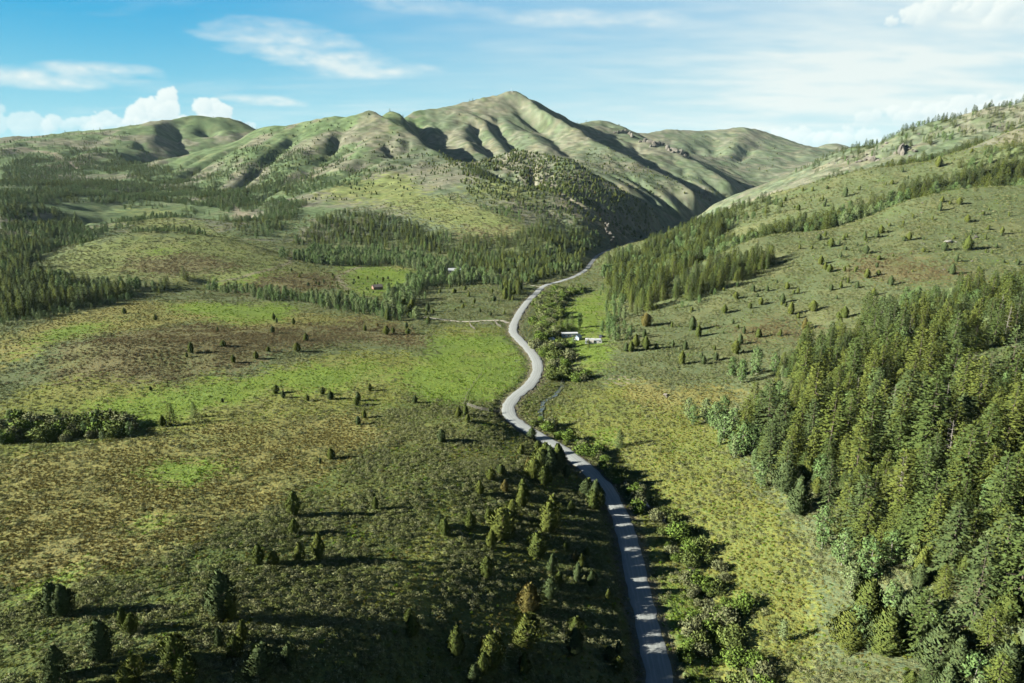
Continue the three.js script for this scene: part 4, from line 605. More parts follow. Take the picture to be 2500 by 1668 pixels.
function makeJuniper(seed, H = 6, W = 1.75, bulge = 0.42) {
  const L = new Leaves(seed), r = L.rnd, limbs = [], ph = [r() * 6, r() * 6, r() * 6, r() * 6];
  for (let i = 0; i < 9; i++) limbs.push([0.1 + 0.07 * i, i * 2.4, W * (0.8 - 0.06 * i), 0.75]);
  // teardrop with lobes; sprays stand up and out on it, a second coat lies inside
  const girth = (t, a) => W * (t < bulge ? 0.5 + 0.5 * Math.sin(Math.PI / 2 * t / bulge) : Math.pow(Math.cos(Math.PI / 2 * (t - bulge) / (1 - bulge)), 0.85)) * (1 + 0.15 * Math.sin(a * 3 + ph[0] + t * 4) + 0.13 * Math.sin(a * 2 - t * 9 + ph[1]) + 0.1 * Math.sin(a * 7 + t * 21 + ph[2]));
  for (let i = 0; i < 2000; i++) {
    const inner = i % 4 === 0, t = 0.03 + 0.95 * (1 - Math.pow(r(), 0.72)), a = r() * 6.283, k = inner ? 0.55 + 0.25 * r() : 0.82 + 0.2 * r(), w = girth(t, a) * k, len = (inner ? 0.44 : 0.2) + 0.2 * r(), ca = Math.cos(a), sa = Math.sin(a), b = a + (r() - 0.5) * 1.6;
    L.spray(ca * w, 0.1 + t * (H - 0.45), sa * w, Math.cos(b) * len * 0.42, len * (0.75 + 0.4 * t), Math.sin(b) * len * 0.42, (inner ? 0.22 : 0.085) + 0.07 * r(), ca, 0.15 + 0.9 * (t - bulge), sa, 0.2);
  }
  return { trunk: trunkGeometry(H * 0.7, 0.17, 0.03, (r() - 0.5) * 0.1, seed + 5, limbs), crown: L.build(), height: H };
}
function makeAspen(seed, H = 9, W = 2.0) {
  const L = new Leaves(seed), r = L.rnd, limbs = [], n = 22;
  for (let i = 0; i < n; i++) {
    const a = i * 2.4 + r() * 0.9, t = 0.14 + 0.8 * ((i + 0.5) / n), rr = W * Math.sin(Math.PI * clamp((t - 0.02) / 1.0, 0.05, 1)) * (0.35 + 0.5 * r()), x = Math.cos(a) * rr, z = Math.sin(a) * rr, y = t * H, w = 0.66 + 0.46 * r();
    if (i % 2 === 0) limbs.push([Math.max(0.2, t - 0.12), a, rr, 0.6]);
    for (let k = 0; k < 48; k++) {
      const u = r() * 2 - 1, b = r() * 6.283, s = Math.sqrt(1 - u * u), q = 0.6 + 0.45 * r(), l = 0.26 + 0.24 * r(), nx = Math.cos(b) * s, nz = Math.sin(b) * s;
      L.spray(x + nx * w * q, y + u * w * 0.9 * q, z + nz * w * q, (r() - 0.5) * 1.6 * l, (r() - 0.7) * 1.5 * l, (r() - 0.5) * 1.6 * l, 0.15 + 0.12 * r(), nx + Math.cos(a) * 0.4, u + 0.35, nz + Math.sin(a) * 0.4, 0.2);
    }
  }
  return { trunk: trunkGeometry(H * 0.93, 0.1, 0.03, (r() - 0.5) * 0.12, seed + 7, limbs), crown: L.build(), height: H };
}
function makeWillow(seed, H = 3.6, W = 2.4) {
  const L = new Leaves(seed), r = L.rnd, stems = [], n = 16 + Math.floor(r() * 5);
  for (let i = 0; i < n; i++) {
    const a = i * 2.4 + r(), f = Math.sqrt((i + 0.4) / n), x = Math.cos(a) * W * f * 0.8, z = Math.sin(a) * W * f * 0.8, top = H * (1 - 0.5 * f * f) * (0.72 + 0.36 * r()), w = 0.55 + 0.34 * r(), d = Math.hypot(x, z);
    stems.push([0.02 + 0.1 * r(), a, d * 0.7, top * 0.6 / Math.max(0.4, d)]);
    for (let k = 0; k < 56; k++) {
      const u = r(), b = r() * 6.283, q = (0.6 + 0.45 * r()) * w * (0.45 + 0.6 * Math.sin(Math.PI * (0.12 + 0.8 * u))), l = 0.26 + 0.26 * r(), cb = Math.cos(b), sb = Math.sin(b);
      L.spray(x * (0.55 + 0.5 * u) + cb * q, 0.1 + u * top * 0.9, z * (0.55 + 0.5 * u) + sb * q, cb * l * 0.6 + (r() - 0.5) * l, (0.35 + 0.5 * r()) * l, sb * l * 0.6 + (r() - 0.5) * l, 0.12 + 0.1 * r(), cb + Math.cos(a) * 0.5 * f, 0.2 + u, sb + Math.sin(a) * 0.5 * f, 0.22);
    }
  }
  return { trunk: trunkGeometry(H * 0.35, 0.09, 0.03, 0, seed + 9, stems), crown: L.build(), height: H };
}
const leafMaterial = (r, g, b) => new THREE.MeshPhysicalMaterial({ color: rgb(r, g, b), vertexColors: true, roughness: 0.9, side: THREE.DoubleSide, specularIntensity: 0.06 });
const bark = { fir: new THREE.MeshStandardMaterial({ color: rgb(0.036, 0.029, 0.022), roughness: 1 }), juniper: new THREE.MeshStandardMaterial({ color: rgb(0.045, 0.035, 0.026), roughness: 1 }), aspen: new THREE.MeshStandardMaterial({ color: rgb(0.13, 0.125, 0.11), roughness: 0.9 }), willow: new THREE.MeshStandardMaterial({ color: rgb(0.05, 0.042, 0.034), roughness: 1 }) };
const KINDS = {
  fir: { models: [makeFir(11, 15, 4.1), makeFir(12, 15, 4.8), makeFir(13, 15, 3.3), makeFir(14, 15, 4.2, 2)], leaves: [[0.038, 0.050, 0.012], [0.029, 0.043, 0.013], [0.043, 0.054, 0.013], [0.029, 0.042, 0.016]].map((c) => leafMaterial(...c)) },
  juniper: { models: [makeJuniper(21, 6, 1.6), makeJuniper(22, 6, 2.1, 0.5), makeJuniper(23, 6, 1.3, 0.36), makeJuniper(24, 6, 1.75, 0.3)], leaves: [[0.0386, 0.0515, 0.0138], [0.0478, 0.0589, 0.0147], [0.0322, 0.0460, 0.0193], [0.054, 0.049, 0.016]].map((c) => leafMaterial(...c)) },
  aspen: { models: [makeAspen(31), makeAspen(32, 9, 2.3), makeAspen(33, 9, 1.7)], leaves: [[0.050, 0.078, 0.030], [0.041, 0.068, 0.024], [0.064, 0.086, 0.038]].map((c) => leafMaterial(...c)) },
  willow: { models: [makeWillow(41), makeWillow(42, 3.6, 2.8), makeWillow(43, 3.6, 2.0)], leaves: [[0.048, 0.064, 0.019], [0.046, 0.072, 0.015], [0.060, 0.068, 0.034]].map((c) => leafMaterial(...c)) },
};
// where things are kept clear of trees
const CLEAR = [[PLACES.cabin, 9], [PLACES.house_roof, 9], [PLACES.trailer_house, 7], [PLACES.aframe, 5], [PLACES.rv, 8], [PLACES.car, 4], [PLACES.shed, 4], [PLACES.picnic, 4]];
const lanes = roadside.map((c) => nearLine(c.getSpacedPoints(Math.ceil(c.getLength() / 2)), 12));
const clearOf = (x, z, m) => { if (Math.hypot(x, z) < 1300 && toRoad(x, z)[0] < ROAD_HALF + m) return false; for (const l of lanes) if (l(x, z)[0] < 2 + m * 0.5) return false; for (const [[a, b], r] of CLEAR) if (Math.hypot(a - x, b - z) < r) return false; return true; };
const viewer = camera.clone(); viewer.far = 20000; viewer.updateMatrixWorld(true); viewer.updateProjectionMatrix();
const probe = new THREE.Vector3();
function inFrame(x, y, z, margin) { probe.set(x, y, z).project(viewer); return probe.z < 1 && Math.abs(probe.x) < 1 + margin && probe.y < 1.3 && probe.y > -1 - margin * 1.4; }
function overGround(x, y, z) {                          // whether the line of sight to that point clears the hills
  for (let k = 1; k < 40; k++) { const t = (k / 40) ** 1.3; if (t * Math.hypot(x, z) < 60) continue; if (mix(EYE.y, y, t) < groundY(x * t, z * t) - 0.5) return false; }
  return true;
}
const plots = { fir: [], juniper: [], aspen: [], willow: [] };
for (const k in SINGLES) for (const [x, z, h] of SINGLES[k]) plots[k].push({ x, z, h: h * (k === 'fir' && z > -330 && x > 40 ? 0.82 : 1), single: true });
for (const [x, z] of SKYLINE_TREES) plots.fir.push({ x, z: z, h: 6 + 5 * hash2(x * 3, z * 5), line: true });
{
  const rnd = rng(77);
  for (const s of stands) {
    const gap = Math.sqrt(100 / s.density);
    for (let x = s.x0; x < s.x1; x += gap) for (let z = s.z0; z < s.z1; z += gap) {
      const a = x + (rnd() - 0.5) * gap * 1.25, b = z + (rnd() - 0.5) * gap * 1.25, k = rnd(), edge = (fbm(a / 18, b / 18, 2) - 0.5) * Math.min(30, Math.hypot(a, b) * 0.04);
      if (!inside(s, a + edge, b + edge) || !clearOf(a, b, b < -850 && a > 60 && s.kind !== 'willow' ? 9 : s.kind === 'willow' ? 1.6 : 2.4)) continue;
      if (s.density < 4 && noise(a / 16 + 9, b / 16) < 0.2) continue;
      if (s.density < 0.4 && noise(a / 26 + 3, b / 26 + 7) < 0.42) continue;       // loose trees gather in groups
      if (b < -900 && s.kind !== 'juniper' && fbm(a / 70 + 2, b / 70 + (s.kind === 'fir' ? 5 : 30), 3) < (a < 0 ? 0.42 : 0.36)) continue;
      const y = groundY(a, b), h = mix(s.height[0] * 0.62, s.height[1] * 1.06, k * k * 0.4 + k * 0.6);
      if (!inFrame(a, y + h * 0.6, b, 0.16) || !overGround(a, y + h * 1.1, b)) continue;
      const mixed = b < -560 && noise(a / 24 + 60, b / 24) > (s.kind === 'fir' ? 0.66 : 0.8), kind = mixed && s.kind === 'fir' ? 'aspen' : mixed && s.kind === 'aspen' ? 'fir' : s.kind;
      plots[kind].push({ x: a, z: b, h: kind === s.kind ? h : h * 0.85 });
    }
  }
}
// which part of the valley a plant stands in, for its description
const AREAS = [
  [(x, z) => z > -240 && x < 32, 'on the bank beside the gravel road'],
  [(x, z) => z > -430 && x < -40, 'scattered over the open pasture'],
  [(x, z) => x > 38 && z > -300 && x > 0.36 * -z - 10, 'in the dense wood above the creek meadow'],
  [(x, z) => x < 70 && z > -660 && x > -30, 'along the creek and gravel road'],
  [(x, z) => x > 60 && z > -640, 'on the sage hillside above the camp'],
  [(x, z) => x > 60 && z > -860, 'in the draw behind the sage hillside'],
  [(x, z) => x > 150 && z < -1500, 'on the far mountain skyline'],
  [(x, z) => x > 150, 'on the ridge around the rock outcrops'],
  [(x, z) => x < -150 && z > -760, 'in the belt between pasture and mound'],
  [(x, z) => z > -760, 'in the creek wood near the cabin'],
  [(x, z) => x < -150, 'in the wooded valley under the mountain'],
  [() => true, 'on the mountain foot across the road'],
];
const areaOf = (x, z) => AREAS.find(([f]) => f(x, z))[1];
const WORDS = {
  fir: ['fir_tree', 'fir', 'fir tree', 'firs', ['conical', 'broad', 'slim', 'ragged'], ['olive green', 'dark green', 'yellow green', 'blue green']],
  juniper: ['juniper_tree', 'juniper', 'juniper', 'junipers', ['oval', 'round', 'slim', 'teardrop shaped'], ['olive green', 'yellow green', 'dull green', 'rusty brown']],
  aspen: ['aspen_tree', 'aspen', 'aspen', 'aspens', ['oval', 'broad', 'slim'], ['light green', 'mid green', 'pale green']],
  willow: ['willow_shrub', 'willow shrub', 'willow', 'willows', ['round', 'spreading', 'upright'], ['dull green', 'fresh green', 'silvery']],
};
const SIZES = { fir: [9, 14], juniper: [3.5, 6], aspen: [5.5, 8.5], willow: [2.8, 3.8] };
const counts = {};
for (const kind in plots) {
  const { models, leaves } = KINDS[kind], rnd = rng(300 + kind.length), all = plots[kind], [name, noun, category, plural, forms, tints] = WORDS[kind];
  for (const p of all) { p.y = groundY(p.x, p.z); p.size = p.h / Math.hypot(p.x, p.y - EYE.y, p.z) * (inFrame(p.x, p.y + p.h * 0.5, p.z, -0.01) ? 1 : 0.02) * (p.single ? 40 : 1); }
  all.sort((a, b) => b.size - a.size || a.x - b.x);
  const most = 300, rest = models.map(() => []);
  const proto = new Map();
  all.forEach((p, i) => {
    const m = Math.floor(rnd() * models.length), l = Math.floor(rnd() * (kind === 'juniper' ? (rnd() < 0.05 ? 4 : 3) : leaves.length)), s = p.h / models[m].height, wide = s * (0.88 + 0.3 * rnd()) * (s < 0.6 ? 1.12 : 1), turn = rnd() * 6.283, dir = (rnd() - 0.5) * 0.06, dir2 = (rnd() - 0.5) * 0.06;
    if (i < most) {
      const key = m + ',' + l, where = areaOf(p.x, p.z);
      let t;
      if (!proto.has(key)) { t = new THREE.Group(); part('trunk', models[m].trunk, bark[kind], t); part('crown', models[m].crown, leaves[l], t); proto.set(key, t); } else t = proto.get(key).clone();
      t.name = numbered(name); t.position.set(p.x, p.y, p.z); t.rotation.set(dir, turn, dir2); t.scale.set(wide, s, wide);
      t.userData = { label: [p.h < SIZES[kind][0] ? 'small' : p.h > SIZES[kind][1] ? 'tall' : 'medium', forms[m], tints[l], noun, where].join(' '), category, group: plural + ' ' + where };
      scene.add(t);
    } else rest[m].push({ ...p, s, wide, turn, l, dir });
  });
  const wood = new THREE.Group(); wood.name = { fir: 'fir_forest', juniper: 'juniper_scrub_forest', aspen: 'aspen_forest', willow: 'willow_shrubbery' }[kind];
  wood.userData = { kind: 'stuff', label: { fir: 'mass of distant dark firs on the hillsides', juniper: 'specks of distant junipers on the hillsides', aspen: 'mass of distant pale green aspens in the valley', willow: 'mass of small willows along the creek' }[kind], category: { fir: 'forest', juniper: 'forest', aspen: 'forest', willow: 'shrubs' }[kind] };
  rest.forEach((list, m) => {
    if (!list.length) return;
    for (const [n, geometry, material] of [['trunks', models[m].trunk, bark[kind]], ['crowns', models[m].crown, leafMaterial(1, 1, 1)]]) {
      const near = n === 'trunks' ? list.filter((p) => p.h / Math.hypot(p.x, p.z) > 0.012) : list;
      if (!near.length) continue;
      const im = shade(new THREE.InstancedMesh(geometry, material, near.length)), q = new THREE.Object3D(), c = new THREE.Color();
      near.forEach((p, i) => { q.position.set(p.x, p.y, p.z); q.rotation.set(p.dir, p.turn, 0); q.scale.set(p.wide, p.s, p.wide); q.updateMatrix(); im.setMatrixAt(i, q.matrix); if (n === 'crowns') { c.copy(leaves[p.l].color).multiplyScalar((0.8 + 0.4 * hash2(p.x * 7, p.z * 7))); im.setColorAt(i, c); } });
      im.name = n; wood.add(im);
    }
  });
  if (wood.children.length) scene.add(wood);
  counts[kind] = all.length;
}
{
  const r = rng(61), snag = trunkGeometry(9, 0.17, 0.03, 0.03, 62, Array.from({ length: 22 }, (_, i) => [0.3 + 0.03 * i, i * 2.4, 1.5 - 0.05 * i, 0.1])), grey = new THREE.MeshStandardMaterial({ color: rgb(0.07, 0.066, 0.06), roughness: 1 });
  let made = 0;
  for (const p of plots.fir) { if (made >= 14 || r() > 0.09 || !(p.x > 60 && p.z > -300 && inFrame(p.x, p.y, p.z, -0.05))) continue; const x = p.x + 2.2, z = p.z + 2.6, t = thing('dead_tree', 'bare grey dead fir snag in the dense wood above the creek meadow', 'dead tree', 'dead snags in the dense wood', x, groundY(x, z), z, r() * 6); part('trunk', snag, grey, t).scale.setScalar(1.1 + 0.6 * r()); made++; }
}
console.log('plants', JSON.stringify(counts));

// ---------------------------------------------------------------- sagebrush and grass tussocks: too many to count
{
  const rnd = rng(911);
  // a cushion of small leafy tips
  const bush = (seed, w, h, n, len, stand) => { const L = new Leaves(seed), r = L.rnd, ph = [r() * 6, r() * 6]; for (let i = 0; i < n; i++) { const u = Math.pow(r(), 0.8), a = r() * 6.283, s = Math.sqrt(1 - u * u), k = (0.8 + 0.25 * r()) * (1 + 0.2 * Math.sin(a * 3 + ph[0]) + 0.15 * Math.sin(a * 5 + u * 8 + ph[1])), ca = Math.cos(a) * s, sa = Math.sin(a) * s, b = r() * 6.283, l = len * (0.7 + 0.6 * r()); L.spray(ca * w * k, u * h * k, sa * w * k, Math.cos(b) * l * (1 - stand) + ca * l * 0.3, l * (stand + 0.2 * s), Math.sin(b) * l * (1 - stand) + sa * l * 0.3, len * (0.38 - 0.2 * stand), ca, u + 0.2, sa, 0.2); } return L.build(); };
  const sorts = { sagebrush: { geometry: bush(51, 0.6, 0.55, 90, 0.24, 0.4), colors: [[0.0657, 0.0747, 0.0324], [0.0495, 0.0612, 0.0207], [0.0774, 0.0846, 0.0441]], list: [] }, tussock: { geometry: bush(52, 0.42, 0.34, 70, 0.26, 0.75), colors: [[0.072, 0.064, 0.020], [0.0630, 0.0729, 0.0117], [0.0540, 0.0936, 0.0081]], list: [] } };
  const want = { lush: [0.03, 0.5], grass: [0.30, 0.6], tan: [0.16, 1.0], sage: [1, 0.25], brown: [0.9, 0.5], bare: [0.25, 0.1], scree: [0.4, 0.1] };
  for (let r = 62; r < 1250;) {
    const gap = Math.max(0.9, r * 0.0042), n = Math.ceil(2 * 0.80 * r / gap);
    for (let k = 0; k < n; k++) {
      const th = (k + rnd()) / n * 1.6 - 0.80, rr = r + (rnd() - 0.5) * gap * 1.3, x = rr * Math.sin(th), z = -rr * Math.cos(th), pick = rnd(), size = rnd(), cl = noise(x / 9 + 3, z / 9) * 0.7 + noise(x / 3.2, z / 3.2 + 8) * 0.3, tone = rnd();
      const kind = coverAt(x, z), [a, b] = want[kind] ?? [0.75, 0.4], sage = pick < a * smooth(0.25, 0.6, cl) * 1.1, tuft = !sage && rnd() < b * smooth(0.2, 0.55, 1 - cl) * 0.8;
      if (!sage && !tuft) continue;
      if (toRoad(x, z)[0] < ROAD_HALF + 0.4 + 0.9 * rnd() || lanes[0](x, z)[0] < 2.2) continue;
      const y = groundY(x, z), s = (sage ? 0.5 + 0.6 * size * size + 0.2 * size : 0.45 + 0.5 * size) * Math.max(1, (gap / 1.4) ** 0.78);
      if (!overGround(x, y + 1, z)) continue;
      const g = sorts[sage ? 'sagebrush' : 'tussock'], c = sage ? (kind === 'brown' ? [0.060, 0.050, 0.026] : g.colors[Math.floor(tone * 3)]) : kind === 'lush' ? g.colors[2] : kind === 'tan' || kind === 'brown' ? g.colors[0] : g.colors[tone < 0.5 ? 1 : tone < 0.8 ? 0 : 2];
      g.list.push([x, y - 0.04, z, s, c, 0.8 + 0.4 * rnd(), rnd() * 6.283]);
    }
    r += gap;
  }
  for (const name in sorts) {
    const { geometry, list } = sorts[name], im = shade(new THREE.InstancedMesh(geometry, leafMaterial(1, 1, 1), list.length)), q = new THREE.Object3D(), c = new THREE.Color();
    list.forEach(([x, y, z, s, col, v, t], i) => { q.position.set(x, y, z); q.rotation.set(0, t, 0); q.scale.set(s, s * (0.75 + 0.3 * v * 0.6), s); q.updateMatrix(); im.setMatrixAt(i, q.matrix); c.setRGB(col[0] * v, col[1] * v, col[2] * v); im.setColorAt(i, c); });
    im.name = name; im.userData = { kind: 'stuff', label: name === 'sagebrush' ? 'grey green sagebrush covering the open slopes' : 'tufts of dry and green grass in the pastures', category: name === 'sagebrush' ? 'shrubs' : 'grass' };
    scene.add(im);
    console.log(name, list.length);
  }
}
// ---------------------------------------------------------------- buildings, vehicles, fences, rocks
const flat = (r, g, b, roughness = 0.85, more = {}) => new THREE.MeshStandardMaterial({ color: rgb(r, g, b), roughness, ...more });
const box = (w, h, d, x = 0, y = 0, z = 0) => { const g = new THREE.BoxGeometry(w, h, d); g.translate(x, y + h / 2, z); return g; };
const prism = (pts, depth, bevel = 0) => { const s = new THREE.Shape(pts.map(([x, y]) => new THREE.Vector2(x, y))), g = new THREE.ExtrudeGeometry(s, { depth: depth - 2 * bevel, bevelEnabled: bevel > 0, bevelSize: bevel, bevelThickness: bevel, bevelSegments: 2, steps: 1 }); g.translate(0, 0, -depth / 2 + bevel); return g; };
const wheelOf = (r, w, x, y, z) => { const g = new THREE.CylinderGeometry(r, r, w, 16); g.rotateX(Math.PI / 2); g.translate(x, y, z); return g; };
const PAINT = { white: flat(0.2, 0.215, 0.225, 0.6), cream: flat(0.2, 0.195, 0.175), grey: flat(0.2, 0.21, 0.22), blue: flat(0.09, 0.14, 0.2), roofTin: flat(0.24, 0.26, 0.27, 0.5, { metalness: 0.3 }), log: flat(0.085, 0.048, 0.03), logPale: flat(0.12, 0.062, 0.04), shingle: flat(0.05, 0.042, 0.038), glass: flat(0.02, 0.025, 0.03, 0.15), tyre: flat(0.02, 0.02, 0.02), chrome: flat(0.5, 0.5, 0.5, 0.3, { metalness: 0.8 }), dark: flat(0.018, 0.016, 0.03, 0.3), wood: flat(0.055, 0.05, 0.042), woodPale: flat(0.055, 0.053, 0.048), red: flat(0.3, 0.03, 0.02, 0.4) };
const base = (place, size = 3) => { const [x, z] = place; let y = 1e9; for (let i = -1; i <= 1; i++) for (let j = -1; j <= 1; j++) y = Math.min(y, groundY(x + i * size / 2, z + j * size / 2)); return [x, y, z]; };
function windowOn(parent, w, h, x, y, z, side) {           // frame standing proud of the wall, pane set into it
  const f = part('window', mergeGeometries([box(w + 0.16, 0.08, 0.1, x, y + h, z), box(w + 0.16, 0.08, 0.12, x, y - 0.08, z), box(0.08, h, 0.1, x - w / 2 - 0.04, y, z), box(0.08, h, 0.1, x + w / 2 + 0.04, y, z)]), PAINT.cream, parent);
  part('pane', box(w, h, 0.03, x, y, z + side * 0.01), PAINT.glass, f);
}
// old log cabin: stacked logs, one by one, under a shingled gable
{
  const [x, y, z] = base(PLACES.cabin, 8), c = thing('log_cabin', 'old dark red log cabin standing alone in the pasture', 'cabin', null, x, y, z, 0.5);
  const logs = 11, L = 8.4, D = 6, r = 0.13;
  const long = new THREE.CylinderGeometry(r, r, L + 0.5, 7), short = new THREE.CylinderGeometry(r, r, D + 0.5, 7); long.rotateZ(Math.PI / 2); short.rotateX(Math.PI / 2);
  for (let k = 0; k < logs; k++) for (const s of [-1, 1]) { part('log', long, k % 3 ? PAINT.log : PAINT.logPale, c).position.set(0, 0.14 + k * 0.25, s * D / 2); part('log', short, k % 2 ? PAINT.log : PAINT.logPale, c).position.set(s * L / 2, 0.27 + k * 0.25, 0); }
  for (const s of [-1, 1]) { const g = prism([[-D / 2, 0], [D / 2, 0], [0, 1.9]], 0.16); g.rotateY(Math.PI / 2); g.translate(s * L / 2, 2.9, 0); part('gable', g, PAINT.logPale, c); }
  for (const s of [-1, 1]) { const g = box(L + 1.2, 0.12, 4, 0, 0, 0); g.translate(0, -0.06, 2); g.rotateX(0.56); g.scale(1, 1, s); if (s < 0) g.index.array.reverse(); g.translate(0, 4.95, 0); g.computeVertexNormals(); const roof = part('roof', g, PAINT.shingle, c); for (let k = 1; k < 6; k++) { const b = box(L + 1.24, 0.05, 0.1, 0, 0, k * 0.66); b.rotateX(0.56); b.scale(1, 1, s); if (s < 0) b.index.array.reverse(); b.translate(0, 4.98, 0); b.computeVertexNormals(); part('shingle_course', b, PAINT.shingle, roof); } }
  const d = part('door', box(1, 2, 0.1, -1, 0.15, D / 2 + 0.16), PAINT.log, c); part('handle', box(0.06, 0.16, 0.06, -0.65, 1.05, D / 2 + 0.23), PAINT.chrome, d);
  windowOn(c, 0.9, 0.8, 1.6, 1.2, D / 2 + 0.16, 1);
  part('chimney', box(0.5, 1.3, 0.5, 2.4, 4.1, -0.6), flat(0.16, 0.13, 0.11), c);
}
// metal-roofed house in the creek wood
{
  const [x, y, z] = base(PLACES.house_roof, 8), c = thing('farmhouse', 'farmhouse with pale metal roof half hidden in the creek wood', 'house', null, x, y, z, 0.12);
  part('wall', box(13, 3, 7, 0, 0, 0), PAINT.cream, c);
  const g = prism([[-4.2, 0], [4.2, 0], [0, 2.4]], 14); g.rotateY(Math.PI / 2); g.translate(0, 3.01, 0);
  const roof = part('roof', g, PAINT.roofTin, c);
  for (let k = -6; k <= 6; k++) { const s = prism([[-4.25, -0.02], [-4.15, -0.02], [0, 2.4], [4.15, -0.02], [4.25, -0.02], [0, 2.47]], 0.06); s.rotateY(Math.PI / 2); s.translate(k * 1.1, 3.01, 0); part('roof_seam', s, PAINT.roofTin, roof); }
  part('chimney', box(0.7, 1.6, 0.7, 3, 4.6, -1), flat(0.2, 0.12, 0.09), roof);
  for (const k of [-4.5, 0.5, 4.5]) windowOn(c, 1.3, 1.1, k, 1.1, 3.54, 1);
  const d = part('door', box(1, 2.1, 0.08, -2, 0.02, 3.54), PAINT.blue, c); part('handle', box(0.08, 0.08, 0.08, -1.62, 1, 3.61), PAINT.chrome, d);
}
// camp by the creek: mobile home, gabled bunkhouse, travel trailer, shack, car, pickup, tank
{
  const [x, y, z] = base(PLACES.trailer_house, 6), c = thing('mobile_home', 'long low blue grey mobile home with pale flat roof', 'mobile home', null, x, y, z, 0.08);
  part('wall', box(9.5, 2.5, 3.4, 0, 0.35, 0), PAINT.blue, c);
  part('skirting', box(9.3, 0.36, 3.2, 0, 0, 0), PAINT.grey, c);
  const g = prism([[-1.9, 0], [1.9, 0], [1.9, 0.12], [0, 0.5], [-1.9, 0.12]], 9.9); g.rotateY(Math.PI / 2); g.translate(0, 2.85, 0); part('roof', g, PAINT.white, c);
  for (const k of [-3.4, -1, 3]) windowOn(c, 1.2, 0.8, k, 1.3, 1.74, 1);
  const d = part('door', box(0.85, 1.95, 0.08, 1.1, 0.4, 1.74), PAINT.cream, c); part('handle', box(0.07, 0.07, 0.07, 1.42, 1.35, 1.81), PAINT.chrome, d);
  for (let k = 0; k < 2; k++) part('step', box(1.1, 0.18, 0.3, 1.1, k * 0.18, 2.25 - k * 0.3), PAINT.wood, c);
}
{
  const [x, y, z] = base(PLACES.aframe, 3), c = thing('bunkhouse', 'small white gabled bunkhouse with blue front beside the mobile home', 'cabin', null, x, y, z, -0.5);
  part('wall', box(3, 2, 4.2, 0, 0, 0), PAINT.white, c);
  for (const s of [-1, 1]) { const g = prism([[-1.5, 0], [1.5, 0], [0, 1.3]], 0.1); g.translate(0, 2, s * 2.05); part('gable', g, s > 0 ? PAINT.blue : PAINT.white, c); }
  for (const s of [-1, 1]) { const g = box(2.25, 0.1, 4.8, 0, 0, 0); g.translate(1.1, -0.05, 0); g.rotateZ(-0.715); if (s < 0) { g.rotateY(Math.PI); } g.translate(0, 3.42, 0); part('roof', g, PAINT.white, c); }
  const d = part('door', box(0.9, 1.85, 0.06, 0.2, 0.02, 2.13), PAINT.blue, c); part('handle', box(0.06, 0.06, 0.06, 0.55, 0.95, 2.19), PAINT.chrome, d);
  windowOn(c, 0.5, 0.6, -0.85, 1.0, 2.14, 1);
}
{
  const [x, y, z] = base(PLACES.rv, 7), c = thing('travel_trailer', 'long white travel trailer parked at the foot of the sage hillside', 'trailer', null, x, y, z, -0.1);
  part('body', prism([[-4.6, 0.6], [4.2, 0.6], [4.8, 1.5], [4.5, 3.0], [4.1, 3.3], [-4.4, 3.3], [-4.6, 3.1]], 2.5, 0.08), PAINT.white, c);
  part('slide_out', box(2.6, 1.6, 0.5, -1.2, 1.2, 1.5), PAINT.cream, c);
  part('stripe', box(8.2, 0.22, 0.02, -0.2, 0.95, 1.262), PAINT.blue, c);
  part('awning', (() => { const g = new THREE.CylinderGeometry(0.1, 0.1, 3.2, 10); g.rotateZ(Math.PI / 2); g.translate(2.2, 3.0, 1.36); return g; })(), PAINT.blue, c);
  for (const [k, w] of [[-3.4, 0.9], [0.9, 1.0], [3.6, 0.8]]) windowOn(c, w, 0.65, k, 1.8, 1.27, 1);
  const d = part('door', box(0.75, 1.9, 0.05, 2.4, 0.75, 1.28), PAINT.cream, c); part('handle', box(0.06, 0.1, 0.06, 2.68, 1.6, 1.33), PAINT.chrome, d);
  for (const k of [-2.6, 0.6]) part('roof_unit', box(0.9, 0.3, 0.7, k, 3.3, 0), PAINT.cream, c);
  for (const k of [-1.6, -0.7]) for (const s of [-1, 1]) { const w = part('wheel', wheelOf(0.36, 0.24, k, 0.36, s * 1.12), PAINT.tyre, c); part('rim', wheelOf(0.2, 0.26, k, 0.36, s * 1.13), PAINT.chrome, w); }
  part('hitch', box(1.4, 0.12, 0.14, 5.2, 0.55, 0), PAINT.grey, c); part('jack', box(0.12, 0.62, 0.12, 5.6, 0, 0), PAINT.grey, c);
}
function motor(name, place, label, category, turn, profile, cabin, width, paint, wheels, r) {
  const [x, y, z] = base(place, 3), c = thing(name, label, category, null, x, y + 0.02, z, turn);
  part('body', prism(profile, width, 0.08), paint, c);
  const top = part('cabin', prism(cabin, width * 0.88, 0.06), PAINT.glass, c), [l, rr] = [Math.min(...cabin.map((p) => p[0])), Math.max(...cabin.map((p) => p[0]))], h = Math.max(...cabin.map((p) => p[1]));
  part('roof', box((rr - l) * 0.62, 0.06, width * 0.84, (l + rr) / 2 - 0.1, h - 0.02, 0), paint, top);
  for (const k of wheels) for (const s of [-1, 1]) { const w = part('wheel', wheelOf(r, 0.24, k, r, s * (width / 2 - 0.1)), PAINT.tyre, c); part('rim', wheelOf(r * 0.58, 0.26, k, r, s * (width / 2 - 0.09)), PAINT.chrome, w); }
  const f = Math.max(...profile.map((p) => p[0]));
  for (const s of [-1, 1]) { part('headlight', box(0.05, 0.16, 0.34, f + 0.01, 0.72, s * width * 0.33), PAINT.chrome, c); part('tail_light', box(0.05, 0.22, 0.16, Math.min(...profile.map((p) => p[0])) - 0.01, 0.75, s * width * 0.4), PAINT.red, c); }
  return c;
}
